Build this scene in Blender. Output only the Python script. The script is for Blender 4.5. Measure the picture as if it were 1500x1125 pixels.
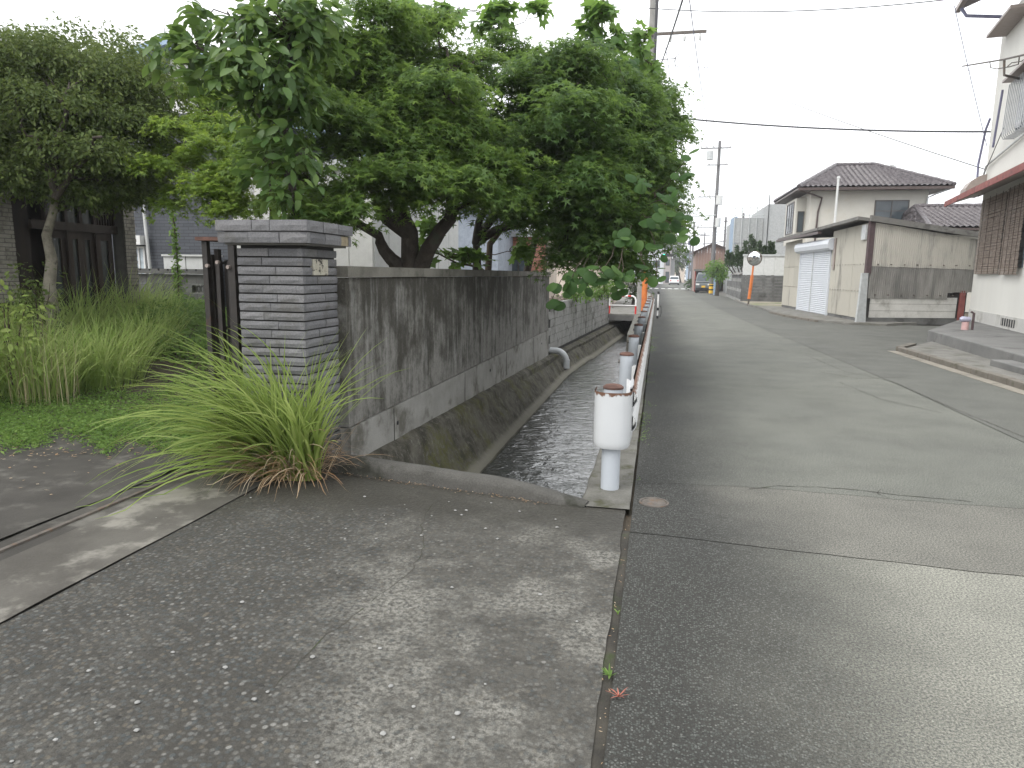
import bpy, math, random
import numpy as np
from mathutils import Vector, Matrix
random.seed(7); rng = np.random.default_rng(7)
for o in list(bpy.data.objects): bpy.data.objects.remove(o)
scene = bpy.context.scene; COL = scene.collection
R_ = math.radians
# ------------------------------------------------------------------ camera
CAMH = 1.6; FPX = 1000.0; CX, CY = 750.0, 562.5
_f = np.array([965-CX, 403-CY, FPX]); _f /= np.linalg.norm(_f)
_d = np.array([-80.0, 6170.0, FPX]); _d -= _f*_d.dot(_f); _d /= np.linalg.norm(_d)
RM = np.stack([np.cross(_d, _f), _f, -_d])
cam_d = bpy.data.cameras.new('camera'); cam = bpy.data.objects.new('camera', cam_d); COL.objects.link(cam)
cam_d.sensor_width = 36; cam_d.lens = FPX/1500*36; cam_d.clip_start = .05; cam_d.clip_end = 3000
_x = RM@np.array([1,0,0]); _y = RM@np.array([0,-1,0]); _z = RM@np.array([0,0,-1])
cam.matrix_world = Matrix(((_x[0],_y[0],_z[0],0),(_x[1],_y[1],_z[1],0),(_x[2],_y[2],_z[2],CAMH),(0,0,0,1)))
scene.camera = cam
# ------------------------------------------------------------------ sky, sun, exposure
SUN_EL, SUN_AZ = R_(48), R_(218)      # azimuth clockwise from +Y
w = bpy.data.worlds.new('World'); scene.world = w; w.use_nodes = True
nt = w.node_tree; nt.nodes.clear()
sky = nt.nodes.new('ShaderNodeTexSky'); sky.sky_type = 'NISHITA'; sky.sun_disc = False
sky.sun_elevation = SUN_EL; sky.sun_rotation = SUN_AZ; sky.dust_density = 6; sky.air_density = 1.2
hs = nt.nodes.new('ShaderNodeHueSaturation'); hs.inputs['Saturation'].default_value = .22
mx = nt.nodes.new('ShaderNodeMix'); mx.data_type = 'RGBA'; mx.inputs[0].default_value = .85
mx.inputs[7].default_value = (13.0, 13.2, 13.5, 1)
bg = nt.nodes.new('ShaderNodeBackground'); bg.inputs[1].default_value = .098
wo = nt.nodes.new('ShaderNodeOutputWorld')
nt.links.new(sky.outputs[0], hs.inputs['Color']); nt.links.new(hs.outputs[0], mx.inputs[6])
nt.links.new(mx.outputs[2], bg.inputs[0]); nt.links.new(bg.outputs[0], wo.inputs[0])
sd = bpy.data.lights.new('sun', 'SUN'); sd.energy = 1.3; sd.angle = R_(40); sd.color = (1, .97, .92)
sun = bpy.data.objects.new('sun', sd); COL.objects.link(sun)
_sv = Vector((math.sin(SUN_AZ)*math.cos(SUN_EL), math.cos(SUN_AZ)*math.cos(SUN_EL), math.sin(SUN_EL)))
sun.rotation_euler = _sv.to_track_quat('Z', 'Y').to_euler(); sun.location = (0, 0, 30)
vs = scene.view_settings; vs.view_transform = 'Standard'; vs.look = 'None'; vs.exposure = 0.75; vs.gamma = 1; vs.use_curve_mapping = False
scene.cycles.max_bounces = 6; scene.cycles.transparent_max_bounces = 6; scene.cycles.use_denoising = True
# ------------------------------------------------------------------ measuring helpers: a photo point at a chosen real depth
def _ray(x, y): return RM@np.array([x-CX, y-CY, FPX])
def onY(x, y, Y):
    d = _ray(x, y); return Vector((d[0]*Y/d[1], Y, CAMH+d[2]*Y/d[1]))
def onX(x, y, X):
    d = _ray(x, y); return Vector((X, d[1]*X/d[0], CAMH+d[2]*X/d[0]))
def onZ(x, y, z=0.):
    d = _ray(x, y); t = (z-CAMH)/d[2]; return Vector((d[0]*t, d[1]*t, z))
# ------------------------------------------------------------------ mesh helpers
def wl(o):
    v = Vector((0, 0, 0))
    while o is not None: v = v+o.location; o = o.parent
    return v
def tag(o, label=None, cat=None, group=None, kind=None):
    if label: o['label'] = label
    if cat: o['category'] = cat
    if group: o['group'] = group
    if kind: o['kind'] = kind
    return o
def empty(name, loc, label, cat, group=None):
    o = bpy.data.objects.new(name, None); COL.objects.link(o); o.location = loc; o.empty_display_size = .2
    return tag(o, label, cat, group)
def link(name, me, parent=None, loc=None):
    o = bpy.data.objects.new(name, me); COL.objects.link(o)
    if parent is not None: o.parent = parent
    if loc is not None: o.location = loc
    return o
def np_mesh(name, V, F, mat, smooth=False):
    V = np.asarray(V, np.float32); F = np.asarray(F, np.int32); k = F.shape[1]
    me = bpy.data.meshes.new(name); me.vertices.add(len(V)); me.vertices.foreach_set('co', V.ravel())
    me.loops.add(F.size); me.loops.foreach_set('vertex_index', F.ravel())
    me.polygons.add(len(F)); me.polygons.foreach_set('loop_start', np.arange(0, F.size, k, dtype=np.int32))
    me.polygons.foreach_set('loop_total', np.full(len(F), k, np.int32))
    if smooth: me.polygons.foreach_set('use_smooth', np.ones(len(F), bool))
    me.update(calc_edges=True); me.materials.append(mat); return me
class MB:
    def __init__(s): s.v = []; s.f = []
    def add(s, vs, fs):
        b = len(s.v); s.v += [Vector(q) for q in vs]; s.f += [tuple(b+i for i in f) for f in fs]; return s
    def box(s, x0, x1, y0, y1, z0, z1): return s.obox((x0, y0, z0), (x1-x0, 0, 0), (0, y1-y0, 0), (0, 0, z1-z0))
    def obox(s, o, a, b, c):
        o, a, b, c = Vector(o), Vector(a), Vector(b), Vector(c)
        return s.add([o, o+a, o+a+b, o+b, o+c, o+a+c, o+a+b+c, o+b+c], [(0,3,2,1),(4,5,6,7),(0,1,5,4),(1,2,6,5),(2,3,7,6),(3,0,4,7)])
    def fbox(s, fr, u0, u1, v0, v1, w0, w1): return s.obox(fr.p(u0, v0, w0), fr.u*(u1-u0), fr.n*(v1-v0), Vector((0, 0, w1-w0)))
    def tube(s, path, r, n=8, cap=True):
        P = [Vector(p) for p in path]; m = len(P); rr = r if hasattr(r, '__len__') else [r]*m; b = len(s.v)
        prev = None
        for i in range(m):
            t = (P[min(i+1, m-1)]-P[max(i-1, 0)]).normalized()
            if prev is None:
                a = t.cross(Vector((0, 0, 1)));
                if a.length < .05: a = t.cross(Vector((1, 0, 0)))
            else: a = prev-t*prev.dot(t)
            a.normalize(); prev = a; c = t.cross(a)
            for k in range(n):
                q = 2*math.pi*k/n; s.v.append(P[i]+(a*math.cos(q)+c*math.sin(q))*rr[i])
        for i in range(m-1):
            for k in range(n):
                k2 = (k+1) % n; s.f.append((b+i*n+k, b+i*n+k2, b+(i+1)*n+k2, b+(i+1)*n+k))
        if cap:
            s.f.append(tuple(b+k for k in reversed(range(n)))); s.f.append(tuple(b+(m-1)*n+k for k in range(n)))
        return s
    def cyl(s, p0, p1, r, n=12, r1=None): return s.tube([p0, p1], [r, r if r1 is None else r1], n)
    def prism(s, pts, d):      # planar polygon swept by d
        n = len(pts); d = Vector(d); A = [Vector(p) for p in pts]
        return s.add(A+[a+d for a in A], [tuple(reversed(range(n))), tuple(range(n, 2*n))]+[(i, (i+1) % n, n+(i+1) % n, n+i) for i in range(n)])
    def sweep(s, rings, closed=False, cap=False):   # list of equal-length point rings
        m = len(rings[0]); b = len(s.v)
        for r in rings: s.v += [Vector(q) for q in r]
        for i in range(len(rings)-1):
            for k in range(m if closed else m-1):
                k2 = (k+1) % m; s.f.append((b+i*m+k, b+i*m+k2, b+(i+1)*m+k2, b+(i+1)*m+k))
        if cap:
            s.f.append(tuple(b+k for k in reversed(range(m)))); s.f.append(tuple(b+(len(rings)-1)*m+k for k in range(m)))
        return s
    def mesh(s, name, mat, off=Vector((0, 0, 0)), smooth=False):
        me = bpy.data.meshes.new(name); me.from_pydata([v-off for v in s.v], [], s.f)
        if smooth: me.polygons.foreach_set('use_smooth', np.ones(len(me.polygons), bool))
        me.materials.append(mat); me.update(); return me
    def build(s, name, mat, parent=None, smooth=False, bevel=0, loc=None):
        off = wl(parent) if parent is not None else Vector(loc or (0, 0, 0))
        o = link(name, s.mesh(name, mat, off, smooth), parent, loc)
        if bevel:
            m = o.modifiers.new('bevel', 'BEVEL'); m.width = bevel; m.segments = 2; m.limit_method = 'ANGLE'
        if smooth:
            m = o.modifiers.new('ws', 'EDGE_SPLIT'); m.split_angle = R_(50)
        return o
class Fr:     # upright facade frame: u along, n outward, z up
    def __init__(s, o, e):
        s.o = Vector(o); d = Vector(e)-s.o; d.z = 0; s.len = d.length; s.u = d.normalized(); s.n = Vector((s.u.y, -s.u.x, 0))
    def p(s, u, v, w): return s.o+s.u*u+s.n*v+Vector((0, 0, w))
def smooth01(a, b, x):
    t = np.clip((np.asarray(x, float)-a)/(b-a), 0, 1); return t*t*(3-2*t)
def vnoise(x, y, seed=0):      # cheap smooth value noise on arrays
    x = np.asarray(x, float); y = np.asarray(y, float); xi = np.floor(x); yi = np.floor(y); fx = x-xi; fy = y-yi
    fx = fx*fx*(3-2*fx); fy = fy*fy*(3-2*fy)
    def h(a, b):
        q = np.sin(a*127.1+b*311.7+seed*74.7)*43758.5453; return q-np.floor(q)
    return (h(xi, yi)*(1-fx)+h(xi+1, yi)*fx)*(1-fy)+(h(xi, yi+1)*(1-fx)+h(xi+1, yi+1)*fx)*fy
def fbm(x, y, seed=0, oct=4):
    s = 0; a = .5
    for i in range(oct): s = s+a*vnoise(np.asarray(x)*2**i, np.asarray(y)*2**i, seed+i*9); a *= .5
    return s
# ------------------------------------------------------------------ material helpers
class NT:
    def __init__(s, name):
        s.m = bpy.data.materials.new(name); s.m.use_nodes = True; s.t = s.m.node_tree
        s.b = s.t.nodes['Principled BSDF']; s.out = s.t.nodes['Material Output']; s._pos = None
    def n(s, t, **kw):
        q = s.t.nodes.new(t)
        for k, v in kw.items(): setattr(q, k, v)
        return q
    def L(s, a, b):
        if isinstance(a, (int, float)): b.default_value = a
        elif isinstance(a, tuple):
            b.default_value = a if len(a) == len(b.default_value) else tuple(a)+(1,)
        else: s.t.links.new(a, b)
    def pos(s, sc=(1, 1, 1)):
        if s._pos is None: s._pos = s.n('ShaderNodeNewGeometry').outputs['Position']
        if sc == (1, 1, 1): return s._pos
        q = s.n('ShaderNodeMapping'); q.inputs['Scale'].default_value = sc; s.L(s._pos, q.inputs[0]); return q.outputs[0]
    def xyz(s):
        q = s.n('ShaderNodeSeparateXYZ'); s.L(s.pos(), q.inputs[0]); return q.outputs
    def noise(s, scale, detail=4, rough=.55, vec=None, dist=0):
        q = s.n('ShaderNodeTexNoise'); s.L(vec if vec is not None else s.pos(), q.inputs['Vector'])
        q.inputs['Scale'].default_value = scale; q.inputs['Detail'].default_value = detail; q.inputs['Roughness'].default_value = rough
        q.inputs['Distortion'].default_value = dist; return q.outputs[0]
    def voro(s, scale, vec=None, feature='F1'):
        q = s.n('ShaderNodeTexVoronoi'); q.feature = feature; s.L(vec if vec is not None else s.pos(), q.inputs['Vector'])
        q.inputs['Scale'].default_value = scale; return q
    def math(s, op, a, b=0., c=None, clamp=False):
        q = s.n('ShaderNodeMath', operation=op, use_clamp=clamp); s.L(a, q.inputs[0]); s.L(b, q.inputs[1])
        if c is not None: s.L(c, q.inputs[2])
        return q.outputs[0]
    def mr(s, v, a, b, c=0., d=1., smooth=True):
        q = s.n('ShaderNodeMapRange'); q.interpolation_type = 'SMOOTHSTEP' if smooth else 'LINEAR'
        s.L(v, q.inputs[0]); q.inputs[1].default_value = a; q.inputs[2].default_value = b; q.inputs[3].default_value = c; q.inputs[4].default_value = d
        return q.outputs[0]
    def mix(s, f, a, b, blend='MIX'):
        q = s.n('ShaderNodeMix', data_type='RGBA', blend_type=blend); s.L(f, q.inputs[0]); s.L(a, q.inputs[6]); s.L(b, q.inputs[7]); return q.outputs[2]
    def ramp(s, f, stops, const=False):
        q = s.n('ShaderNodeValToRGB'); s.L(f, q.inputs[0]); e = q.color_ramp.elements
        if const: q.color_ramp.interpolation = 'CONSTANT'
        while len(e) < len(stops): e.new(.5)
        for i, (p, c) in enumerate(stops): e[i].position = p; e[i].color = tuple(c)+(1,)
        return q.outputs[0]
    def bump(s, h, st=.3, dist=.01, prev=None):
        q = s.n('ShaderNodeBump'); q.inputs['Strength'].default_value = st; q.inputs['Distance'].default_value = dist
        s.L(h, q.inputs['Height'])
        if prev is not None: s.L(prev, q.inputs['Normal'])
        return q.outputs[0]
    def done(s, col, rough=.8, metal=0., nrm=None, spec=None, **kw):
        s.L(col, s.b.inputs['Base Color']); s.L(rough, s.b.inputs['Roughness']); s.L(metal, s.b.inputs['Metallic'])
        if nrm is not None: s.L(nrm, s.b.inputs['Normal'])
        if spec is not None: s.L(spec, s.b.inputs['Specular IOR Level'])
        return s.m
def weathered(name, c1, c2, scale=2., rough=.8, bump=.25, bscale=60., bdist=.004, dirt=None, dscale=1.2, dlo=.5, dhi=.7, streak=False, metal=0., fine=.25, spec=None):
    q = NT(name); v = q.pos((1, 1, .12)) if streak else None
    a = q.mr(q.noise(scale, 5, .6, v), .3, .7); col = q.mix(a, c1, c2)
    col = q.mix(fine, col, q.mix(q.noise(bscale*1.7, 3, .6), (0., 0., 0.), tuple(min(1, 2*c) for c in c2)))
    if dirt: col = q.mix(q.mr(q.noise(dscale, 6, .65, v), dlo, dhi), col, dirt)
    return q.done(col, rough, metal, q.bump(q.noise(bscale, 6, .65), bump, bdist) if bump else None, spec)
def leafmat(name, c1, c2, c3, trans=.35, rough=.45, spec=.35):
    q = NT(name); g = q.n('ShaderNodeNewGeometry'); r = q.math('FRACT', q.math('ADD', g.outputs['Random Per Island'], q.n('ShaderNodeObjectInfo').outputs['Random']))
    col = q.ramp(r, [(0, c1), (.6, c2), (1, c3)])
    col = q.mix(q.mr(q.noise(1.3, 3), .35, .7), col, q.mix(.5, col, c1))
    q.done(col, rough, 0., None, spec)
    t = q.n('ShaderNodeBsdfTranslucent'); s2 = q.mix(.5, col, tuple(min(1, c*2.2) for c in c3)); q.L(s2, t.inputs[0])
    m = q.n('ShaderNodeMixShader'); m.inputs[0].default_value = trans
    q.t.links.new(q.b.outputs[0], m.inputs[1]); q.t.links.new(t.outputs[0], m.inputs[2]); q.t.links.new(m.outputs[0], q.out.inputs[0]); return q.m
def plain(name, c, rough=.6, metal=0., var=.12, scale=8., bump=0.):
    return weathered(name, tuple(x*(1-var) for x in c), tuple(min(1, x*(1+var)) for x in c), scale, rough, bump, 80, .002, metal=metal, fine=.06)
# ------------------------------------------------------------------ materials
def mat_driveway():
    q = NT('exposed_aggregate'); x, y, z = q.xyz()
    v = q.voro(48); cell = q.n('ShaderNodeSeparateColor'); q.L(v.outputs['Color'], cell.inputs[0])
    peb = q.ramp(cell.outputs[0], [(0, (.030,.029,.026)), (.25, (.050,.050,.046)), (.45, (.042,.048,.048)), (.6, (.064,.066,.062)), (.75, (.080,.070,.054)), (.88, (.088,.09,.085)), (.97, (.11,.107,.098)), (1, (.17,.168,.155))])
    edge = q.mr(v.outputs['Distance'], .32, .66); mort = q.mix(q.noise(30, 4), (.030,.028,.024), (.053,.050,.043))
    col = q.mix(edge, peb, mort)
    # cement skin: less stone shows right of a wandering line
    line = q.math('ADD', q.math('MULTIPLY', q.math('SUBTRACT', y, 2.9), -.33), -1.35)
    dx = q.math('ADD', q.math('SUBTRACT', x, line), q.math('MULTIPLY', q.math('SUBTRACT', q.noise(2.2, 4), .5), .9))
    skin = q.math('MULTIPLY', q.mr(dx, -.05, .12), q.mr(q.noise(9, 6, .7), .3, .62))
    pale = q.math('MULTIPLY', q.mr(q.noise(1.25, 6, .68), .45, .60), q.mr(dx, -.35, .3, .2, 1.))
    dust = q.mix(q.noise(140, 3, .7), (.095,.092,.082), (.25,.243,.215))
    col = q.mix(q.math('MULTIPLY', skin, .55), col, q.mix(q.noise(90, 4, .7), (.055,.052,.045), (.115,.11,.095)))
    col = q.mix(q.math('MULTIPLY', pale, q.mr(q.noise(42, 5, .7), .38, .6)), col, dust)
    # damp, algae-dark band by the canal kerb and left corner
    wob = q.math('MULTIPLY', q.math('SUBTRACT', q.noise(2.6, 5), .5), .7)
    damp = q.mr(q.math('ADD', q.math('ADD', y, wob), q.math('MULTIPLY', x, .05)), 3.75, 4.25)
    d2 = q.mr(q.math('ADD', q.math('SUBTRACT', q.math('MULTIPLY', y, .55), x), wob), 4.5, 5.2)
    damp = q.math('MAXIMUM', damp, q.math('MULTIPLY', d2, .9))
    col = q.mix(q.math('MULTIPLY', damp, .8), col, q.mix(q.noise(70, 4, .7), (.022,.0205,.0165), (.046,.043,.035)))
    blot = q.mr(q.noise(4.4, 7, .72), .56, .7); col = q.mix(q.math('MULTIPLY', blot, .4), col, (.03,.028,.024))
    sp = q.voro(7.); spm = q.mr(sp.outputs['Distance'], .035, .06, 1., 0.); col = q.mix(q.math('MULTIPLY', spm, .25), col, (.25,.245,.23))
    h = q.math('ADD', q.math('MULTIPLY', edge, -.6), q.math('MULTIPLY', q.noise(160, 3), .5))
    gr = q.mr(q.noise(210, 5, .8), .3, .7, .55, 1.5, False); gr = q.math('MULTIPLY', gr, q.mr(q.noise(34, 5, .7), .3, .7, .72, 1.28, False)); vm = q.n('ShaderNodeVectorMath', operation='SCALE'); q.L(col, vm.inputs[0]); q.L(gr, vm.inputs[3]); col = vm.outputs[0]
    rough = q.mr(damp, 0, 1, .8, .6)
    return q.done(col, rough, 0, q.bump(h, .55, .006), .35)
def mat_asphalt(name, worn0, worn1, worn_amt, tint=(1,1,1), dark=1.):
    q = NT(name); x, y, z = q.xyz()
    v = q.voro(105); cell = q.n('ShaderNodeSeparateColor'); q.L(v.outputs['Color'], cell.inputs[0])
    st = q.ramp(cell.outputs[0], [(0, (.026,.0265,.024)), (.35, (.049,.050,.046)), (.62, (.070,.075,.069)), (.85, (.095,.102,.094)), (.97, (.115,.119,.11)), (1, (.15,.15,.14))])
    edge = q.mr(v.outputs['Distance'], .34, .62); col = q.mix(edge, st, (.040*dark,.039*dark,.035*dark))
    n1 = q.noise(.55, 6, .6); wob = q.math('MULTIPLY', q.math('SUBTRACT', n1, .5), 1.6)
    m = q.mr(q.math('ADD', x, wob), worn0, worn1)
    pv = q.mix(q.mr(q.noise(95, 4, .8), .38, .62), (.080*tint[0],.082*tint[1],.076*tint[2]), (.285*tint[0],.28*tint[1],.245*tint[2]))
    patch = q.mr(q.noise(1.6, 5, .6), .25, .65, .72, 1.)
    col = q.mix(q.math('MULTIPLY', q.math('MULTIPLY', m, patch), worn_amt), col, pv)
    blot = q.mr(q.noise(2.1, 6, .7), .58, .75); col = q.mix(q.math('MULTIPLY', blot, .2), col, (.04,.04,.038))
    big = q.mr(q.noise(.16, 4, .6), .35, .7); col = q.mix(q.math('MULTIPLY', big, .25), col, (.055,.057,.059))
    gr = q.mr(q.noise(170, 5, .8), .3, .7, .5, 1.5, False); vm = q.n('ShaderNodeVectorMath', operation='SCALE'); q.L(col, vm.inputs[0]); q.L(gr, vm.inputs[3]); col = vm.outputs[0]
    h = q.math('ADD', q.math('MULTIPLY', edge, -.6), q.math('MULTIPLY', q.noise(190, 3), .6))
    return q.done(col, q.mr(n1, .3, .7, .8, .95), 0, q.bump(h, .55, .004), .2)
M_DRIVE = mat_driveway()
M_ROAD = mat_asphalt('worn_asphalt', .05, 1.3, .85, (.95,.98,.96))
M_ROADN = mat_asphalt('worn_asphalt_near', .2, 1.7, 1., (1.32,1.32,1.28))
M_ROADP = mat_asphalt('patched_asphalt', .2, 1.2, .8, (1.08,1.06,1.04), .9)
M_ROADS = mat_asphalt('trench_asphalt', 1.0, 3., .72, (.88,.9,.9))
M_EARTH = weathered('earth', (.05,.042,.03), (.11,.09,.065), 1.5, .95, .6, 25, .02, (.04,.05,.02), 2.)
M_JOINT = weathered('joint_dirt', (.014,.013,.011), (.05,.045,.035), 6, .95, .5, 60, .01, (.03,.042,.012), 5.)
M_SILL = weathered('smooth_slab', (.045,.041,.034), (.095,.089,.077), 1.9, .85, .5, 70, .004, (.2,.19,.165), 1.6, .5, .62, fine=.2)
M_SLAB = weathered('yard_slab', (.026,.0235,.02), (.056,.052,.045), 1.8, .85, .5, 70, .004, (.12,.114,.10), 1.9, .5, .68, fine=.2)
def mat_gardenwall():
    q = NT('streaked_wall'); x, y, z = q.xyz()
    vs_ = q.pos((1, 3.2, .5)); st = q.noise(1.9, 7, .72, vs_); st2 = q.noise(3.2, 6, .7, q.pos((1, 3.4, .22)))
    blot = q.noise(2.2, 6, .7)
    up = q.mr(z, .2, 1.5)
    dark = q.mr(q.math('ADD', q.math('ADD', q.math('MULTIPLY', st, .7), q.math('MULTIPLY', blot, .8)), q.math('MULTIPLY', up, .16)), .68, .95)
    col = q.mix(dark, q.mix(blot, (.165,.16,.145), (.26,.255,.235)), q.mix(q.noise(5, 5), (.03,.0285,.023), (.068,.063,.051)))
    wht = q.math('MULTIPLY', q.mr(st2, .5, .7), q.mr(q.noise(1.7, 5, .6), .38, .62)); col = q.mix(q.math('MULTIPLY', wht, .6), col, (.36,.365,.35))
    mot = q.mr(q.noise(26, 6, .75), .45, .68); col = q.mix(q.math('MULTIPLY', mot, .4), col, (.03,.029,.025))
    mot = q.mr(q.noise(33, 6, .75), .53, .68); col = q.mix(q.math('MULTIPLY', mot, .28), col, (.19,.19,.18))
    return q.done(col, .85, 0, q.bump(q.noise(45, 7, .7), .4, .006), .25)
M_GWALL = mat_gardenwall()
M_GBASE = weathered('wall_base_concrete', (.18,.177,.162), (.28,.275,.255), 2.4, .85, .4, 50, .005, (.10,.095,.078), 2.6, .48, .68)
M_COPING = weathered('coping_concrete', (.085,.08,.066), (.17,.162,.138), 3, .88, .4, 50, .005, (.045,.047,.03), 2.5, .5, .7)
def mat_canal():
    q = NT('mossy_canal_concrete'); x, y, z = q.xyz()
    n = q.noise(3.2, 7, .7); col = q.mix(q.mr(n, .32, .66), (.034,.032,.024), (.115,.108,.088))
    col = q.mix(q.mr(q.noise(11, 7, .78), .5, .7), col, (.17,.163,.14))
    ms = q.math('MULTIPLY', q.mr(q.noise(1.5, 5, .6), .5, .68), q.mr(q.noise(14, 5, .7), .35, .6)); col = q.mix(q.math('MULTIPLY', ms, .75), col, (.085,.088,.02))
    tide = q.math('MULTIPLY', q.mr(z, -.83, -.76, 1., 0.), q.mr(z, -.885, -.87, 0., 1.)); col = q.mix(q.math('MULTIPLY', tide, .8), col, (.24,.23,.19))
    return q.done(col, .88, 0, q.bump(q.noise(30, 8, .8), .8, .02), .2)
M_CANAL = mat_canal()
M_KERB = weathered('dark_kerb', (.030,.029,.025), (.085,.082,.074), 4, .88, .9, 60, .012, (.022,.023,.015), 3., .5, .7, fine=.6)
M_PAD = weathered('post_footing', (.065,.062,.053), (.14,.137,.122), 5, .9, .5, 60, .006, (.045,.046,.02), 4., .52, .7, fine=.35)
def mat_water():
    q = NT('stream_water'); x, y, z = q.xyz()
    wv = q.pos((.8, 1.1, 1)); h = q.math('ADD', q.noise(4.2, 3, .55, wv, 1.2), q.math('MULTIPLY', q.noise(12, 3, .6, q.pos((.8, 1.3, 1)), .8), .3))
    return q.done((.030,.034,.032), .04, 0, q.bump(h, .42, .07), .6)
M_WATER = mat_water(); M_WATER.node_tree.nodes['Principled BSDF'].inputs['IOR'].default_value = 2.0
def mat_tile():
    q = NT('split_face_tile'); g = q.n('ShaderNodeNewGeometry'); oi = q.n('ShaderNodeObjectInfo')
    b = q.ramp(oi.outputs['Random'], [(0, (.135,.135,.142)), (.5, (.168,.168,.175)), (1, (.205,.203,.208))])
    col = q.mix(q.mr(q.noise(70, 6, .75), .35, .7), b, q.mix(.55, b, (.07,.07,.07))); col = q.mix(q.mr(q.noise(120, 4, .7), .6, .75), col, (.32,.32,.33))
    col = q.mix(q.mr(q.noise(3.2, 5, .65), .48, .72, 0, .5), col, (.075,.07,.05)); x_, y_, z_ = q.xyz(); col = q.mix(q.math('MULTIPLY', q.mr(z_, .02, .5, 1., 0.), q.mr(q.noise(9, 5, .7), .35, .6, .2, .8)), col, (.05,.05,.03))
    return q.done(col, .85, 0, q.bump(q.noise(75, 6, .75), .7, .008), .3)
M_TILE = mat_tile()
M_CORE = plain('mortar_core', (.028,.027,.025), .95)
M_PLATE = weathered('worn_nameplate', (.30,.28,.22), (.42,.40,.33), 12, .8, .4, 60, .004, (.04,.036,.03), 16, .54, .6)
M_MORTAR = weathered('tan_mortar', (.18,.14,.08), (.30,.26,.18), 20, .9, .6, 70, .006)
M_GATE = weathered('dark_bronze_metal', (.012,.010,.009), (.03,.025,.021), 9, .55, .15, 90, .002, (.06,.028,.016), 8, .6, .75)
M_RUST = weathered('rust', (.065,.034,.026), (.125,.062,.046), 14, .85, .5, 90, .003, (.06,.03,.022), 10)
def mat_paint(name, base, amt_lo=.6, amt_hi=.68, top=None):
    q = NT(name); x, y, z = q.xyz(); n = q.noise(16, 6, .7)
    col = q.mix(q.noise(5, 4), tuple(c*.9 for c in base), base); col = q.mix(q.mr(q.noise(3.5, 5, .7, q.pos((1, 1, .2))), .5, .8, 0, .25), col, (.42,.38,.3))
    rs = q.mr(n, amt_lo, amt_hi)
    if top is not None:
        e = q.math('ADD', z, q.math('MULTIPLY', q.math('SUBTRACT', q.noise(30, 4), .5), .09)); rs = q.math('MAXIMUM', rs, q.mr(e, top-.03, top-.012))
    col = q.mix(rs, col, q.mix(q.noise(40, 4), (.085,.04,.026), (.17,.09,.055)))
    return q.done(col, q.mr(rs, 0, 1, .38, .85), 0, q.bump(q.noise(60, 4), .08, .002), .4)
M_RAILEND = mat_paint('rail_end_paint', (.53,.545,.555), .72, .76, .75)
M_RAIL = mat_paint('rail_paint', (.62,.63,.63), .66, .72, .735)
M_POST = mat_paint('post_paint', (.43,.46,.495), .74, .78)
M_PVC = plain('grey_pvc', (.5,.52,.53), .4, var=.08)
M_BLOCK = weathered('old_block', (.18,.18,.17), (.29,.29,.275), 2.5, .9, .4, 55, .005, (.09,.09,.076), 1.8, .5, .7)
M_BLOCKD = weathered('dark_block', (.075,.075,.072), (.16,.16,.155), 1.5, .9, .4, 45, .006, (.05,.05,.045), 1.2, .5, .7)
M_CONC = weathered('platform_concrete', (.11,.11,.107), (.18,.178,.17), 1.2, .85, .4, 40, .005, (.07,.069,.064), 1.5, .5, .7)
M_PAVE = weathered('pavement_concrete', (.11,.107,.096), (.19,.184,.166), 2.5, .9, .5, 40, .008, (.075,.078,.05), 2.2, .5, .72)
M_KERBR = weathered('roadside_kerb', (.11,.098,.078), (.18,.163,.14), 3, .9, .5, 50, .006, (.09,.085,.06), 3)
M_GUTTER = weathered('gutter_concrete', (.18,.162,.13), (.26,.24,.2), 3, .85, .3, 60, .004, (.13,.12,.095), 2.)
M_BARK = weathered('dark_bark', (.028,.022,.017), (.07,.058,.046), 9, .95, .9, 35, .02, (.06,.065,.045), 4, .55, .7)
M_BARKP = weathered('pale_bark', (.13,.115,.09), (.27,.25,.2), 7, .95, .8, 30, .015, (.06,.055,.04), 5, .52, .68)
M_TWIG = plain('twig', (.06,.045,.03), .9)
M_MAPLE = leafmat('maple_leaf', (.055,.105,.026), (.092,.162,.036), (.17,.248,.054), .48, .5, .25)
M_MAPLE2 = leafmat('maple_leaf_deep', (.045,.092,.026), (.074,.138,.034), (.135,.205,.048), .46, .5, .25)
M_MAPLEY = leafmat('pale_maple_leaf', (.10,.17,.025), (.155,.24,.035), (.24,.32,.055), .45, .5, .25)
M_BIGLEAF = leafmat('broad_leaf', (.042,.088,.022), (.072,.135,.032), (.15,.225,.055), .34, .42, .3)
M_EVER = leafmat('evergreen_leaf', (.05,.08,.02), (.088,.128,.032), (.15,.19,.055), .32, .5, .2)
M_ROUND = leafmat('round_vine_leaf', (.028,.068,.018), (.046,.10,.026), (.09,.16,.042), .35, .55, .2)
M_FIG = leafmat('fig_leaf', (.06,.13,.025), (.10,.19,.035), (.18,.28,.06), .42, .5)
M_GRASS = leafmat('green_grass', (.13,.195,.04), (.20,.28,.065), (.31,.37,.12), .4, .5, .25)
M_GRASSY = leafmat('yard_grass', (.19,.30,.07), (.28,.40,.11), (.42,.51,.20), .45, .6, .15)
M_DRY = leafmat('dry_grass', (.25,.14,.07), (.36,.25,.15), (.5,.42,.31), .25, .6)
M_PLUME = leafmat('dry_stalk', (.32,.26,.15), (.42,.36,.22), (.52,.47,.32), .3, .7)
M_COVER = leafmat('ground_cover_leaf', (.08,.15,.03), (.13,.225,.05), (.21,.31,.08), .38, .5, .25)
M_CONIF = leafmat('juniper_leaf', (.03,.06,.025), (.05,.09,.035), (.085,.13,.05), .2, .6)
M_FARLEAF = leafmat('far_leaf', (.035,.06,.03), (.06,.09,.04), (.09,.125,.05), .2, .6)
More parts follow.
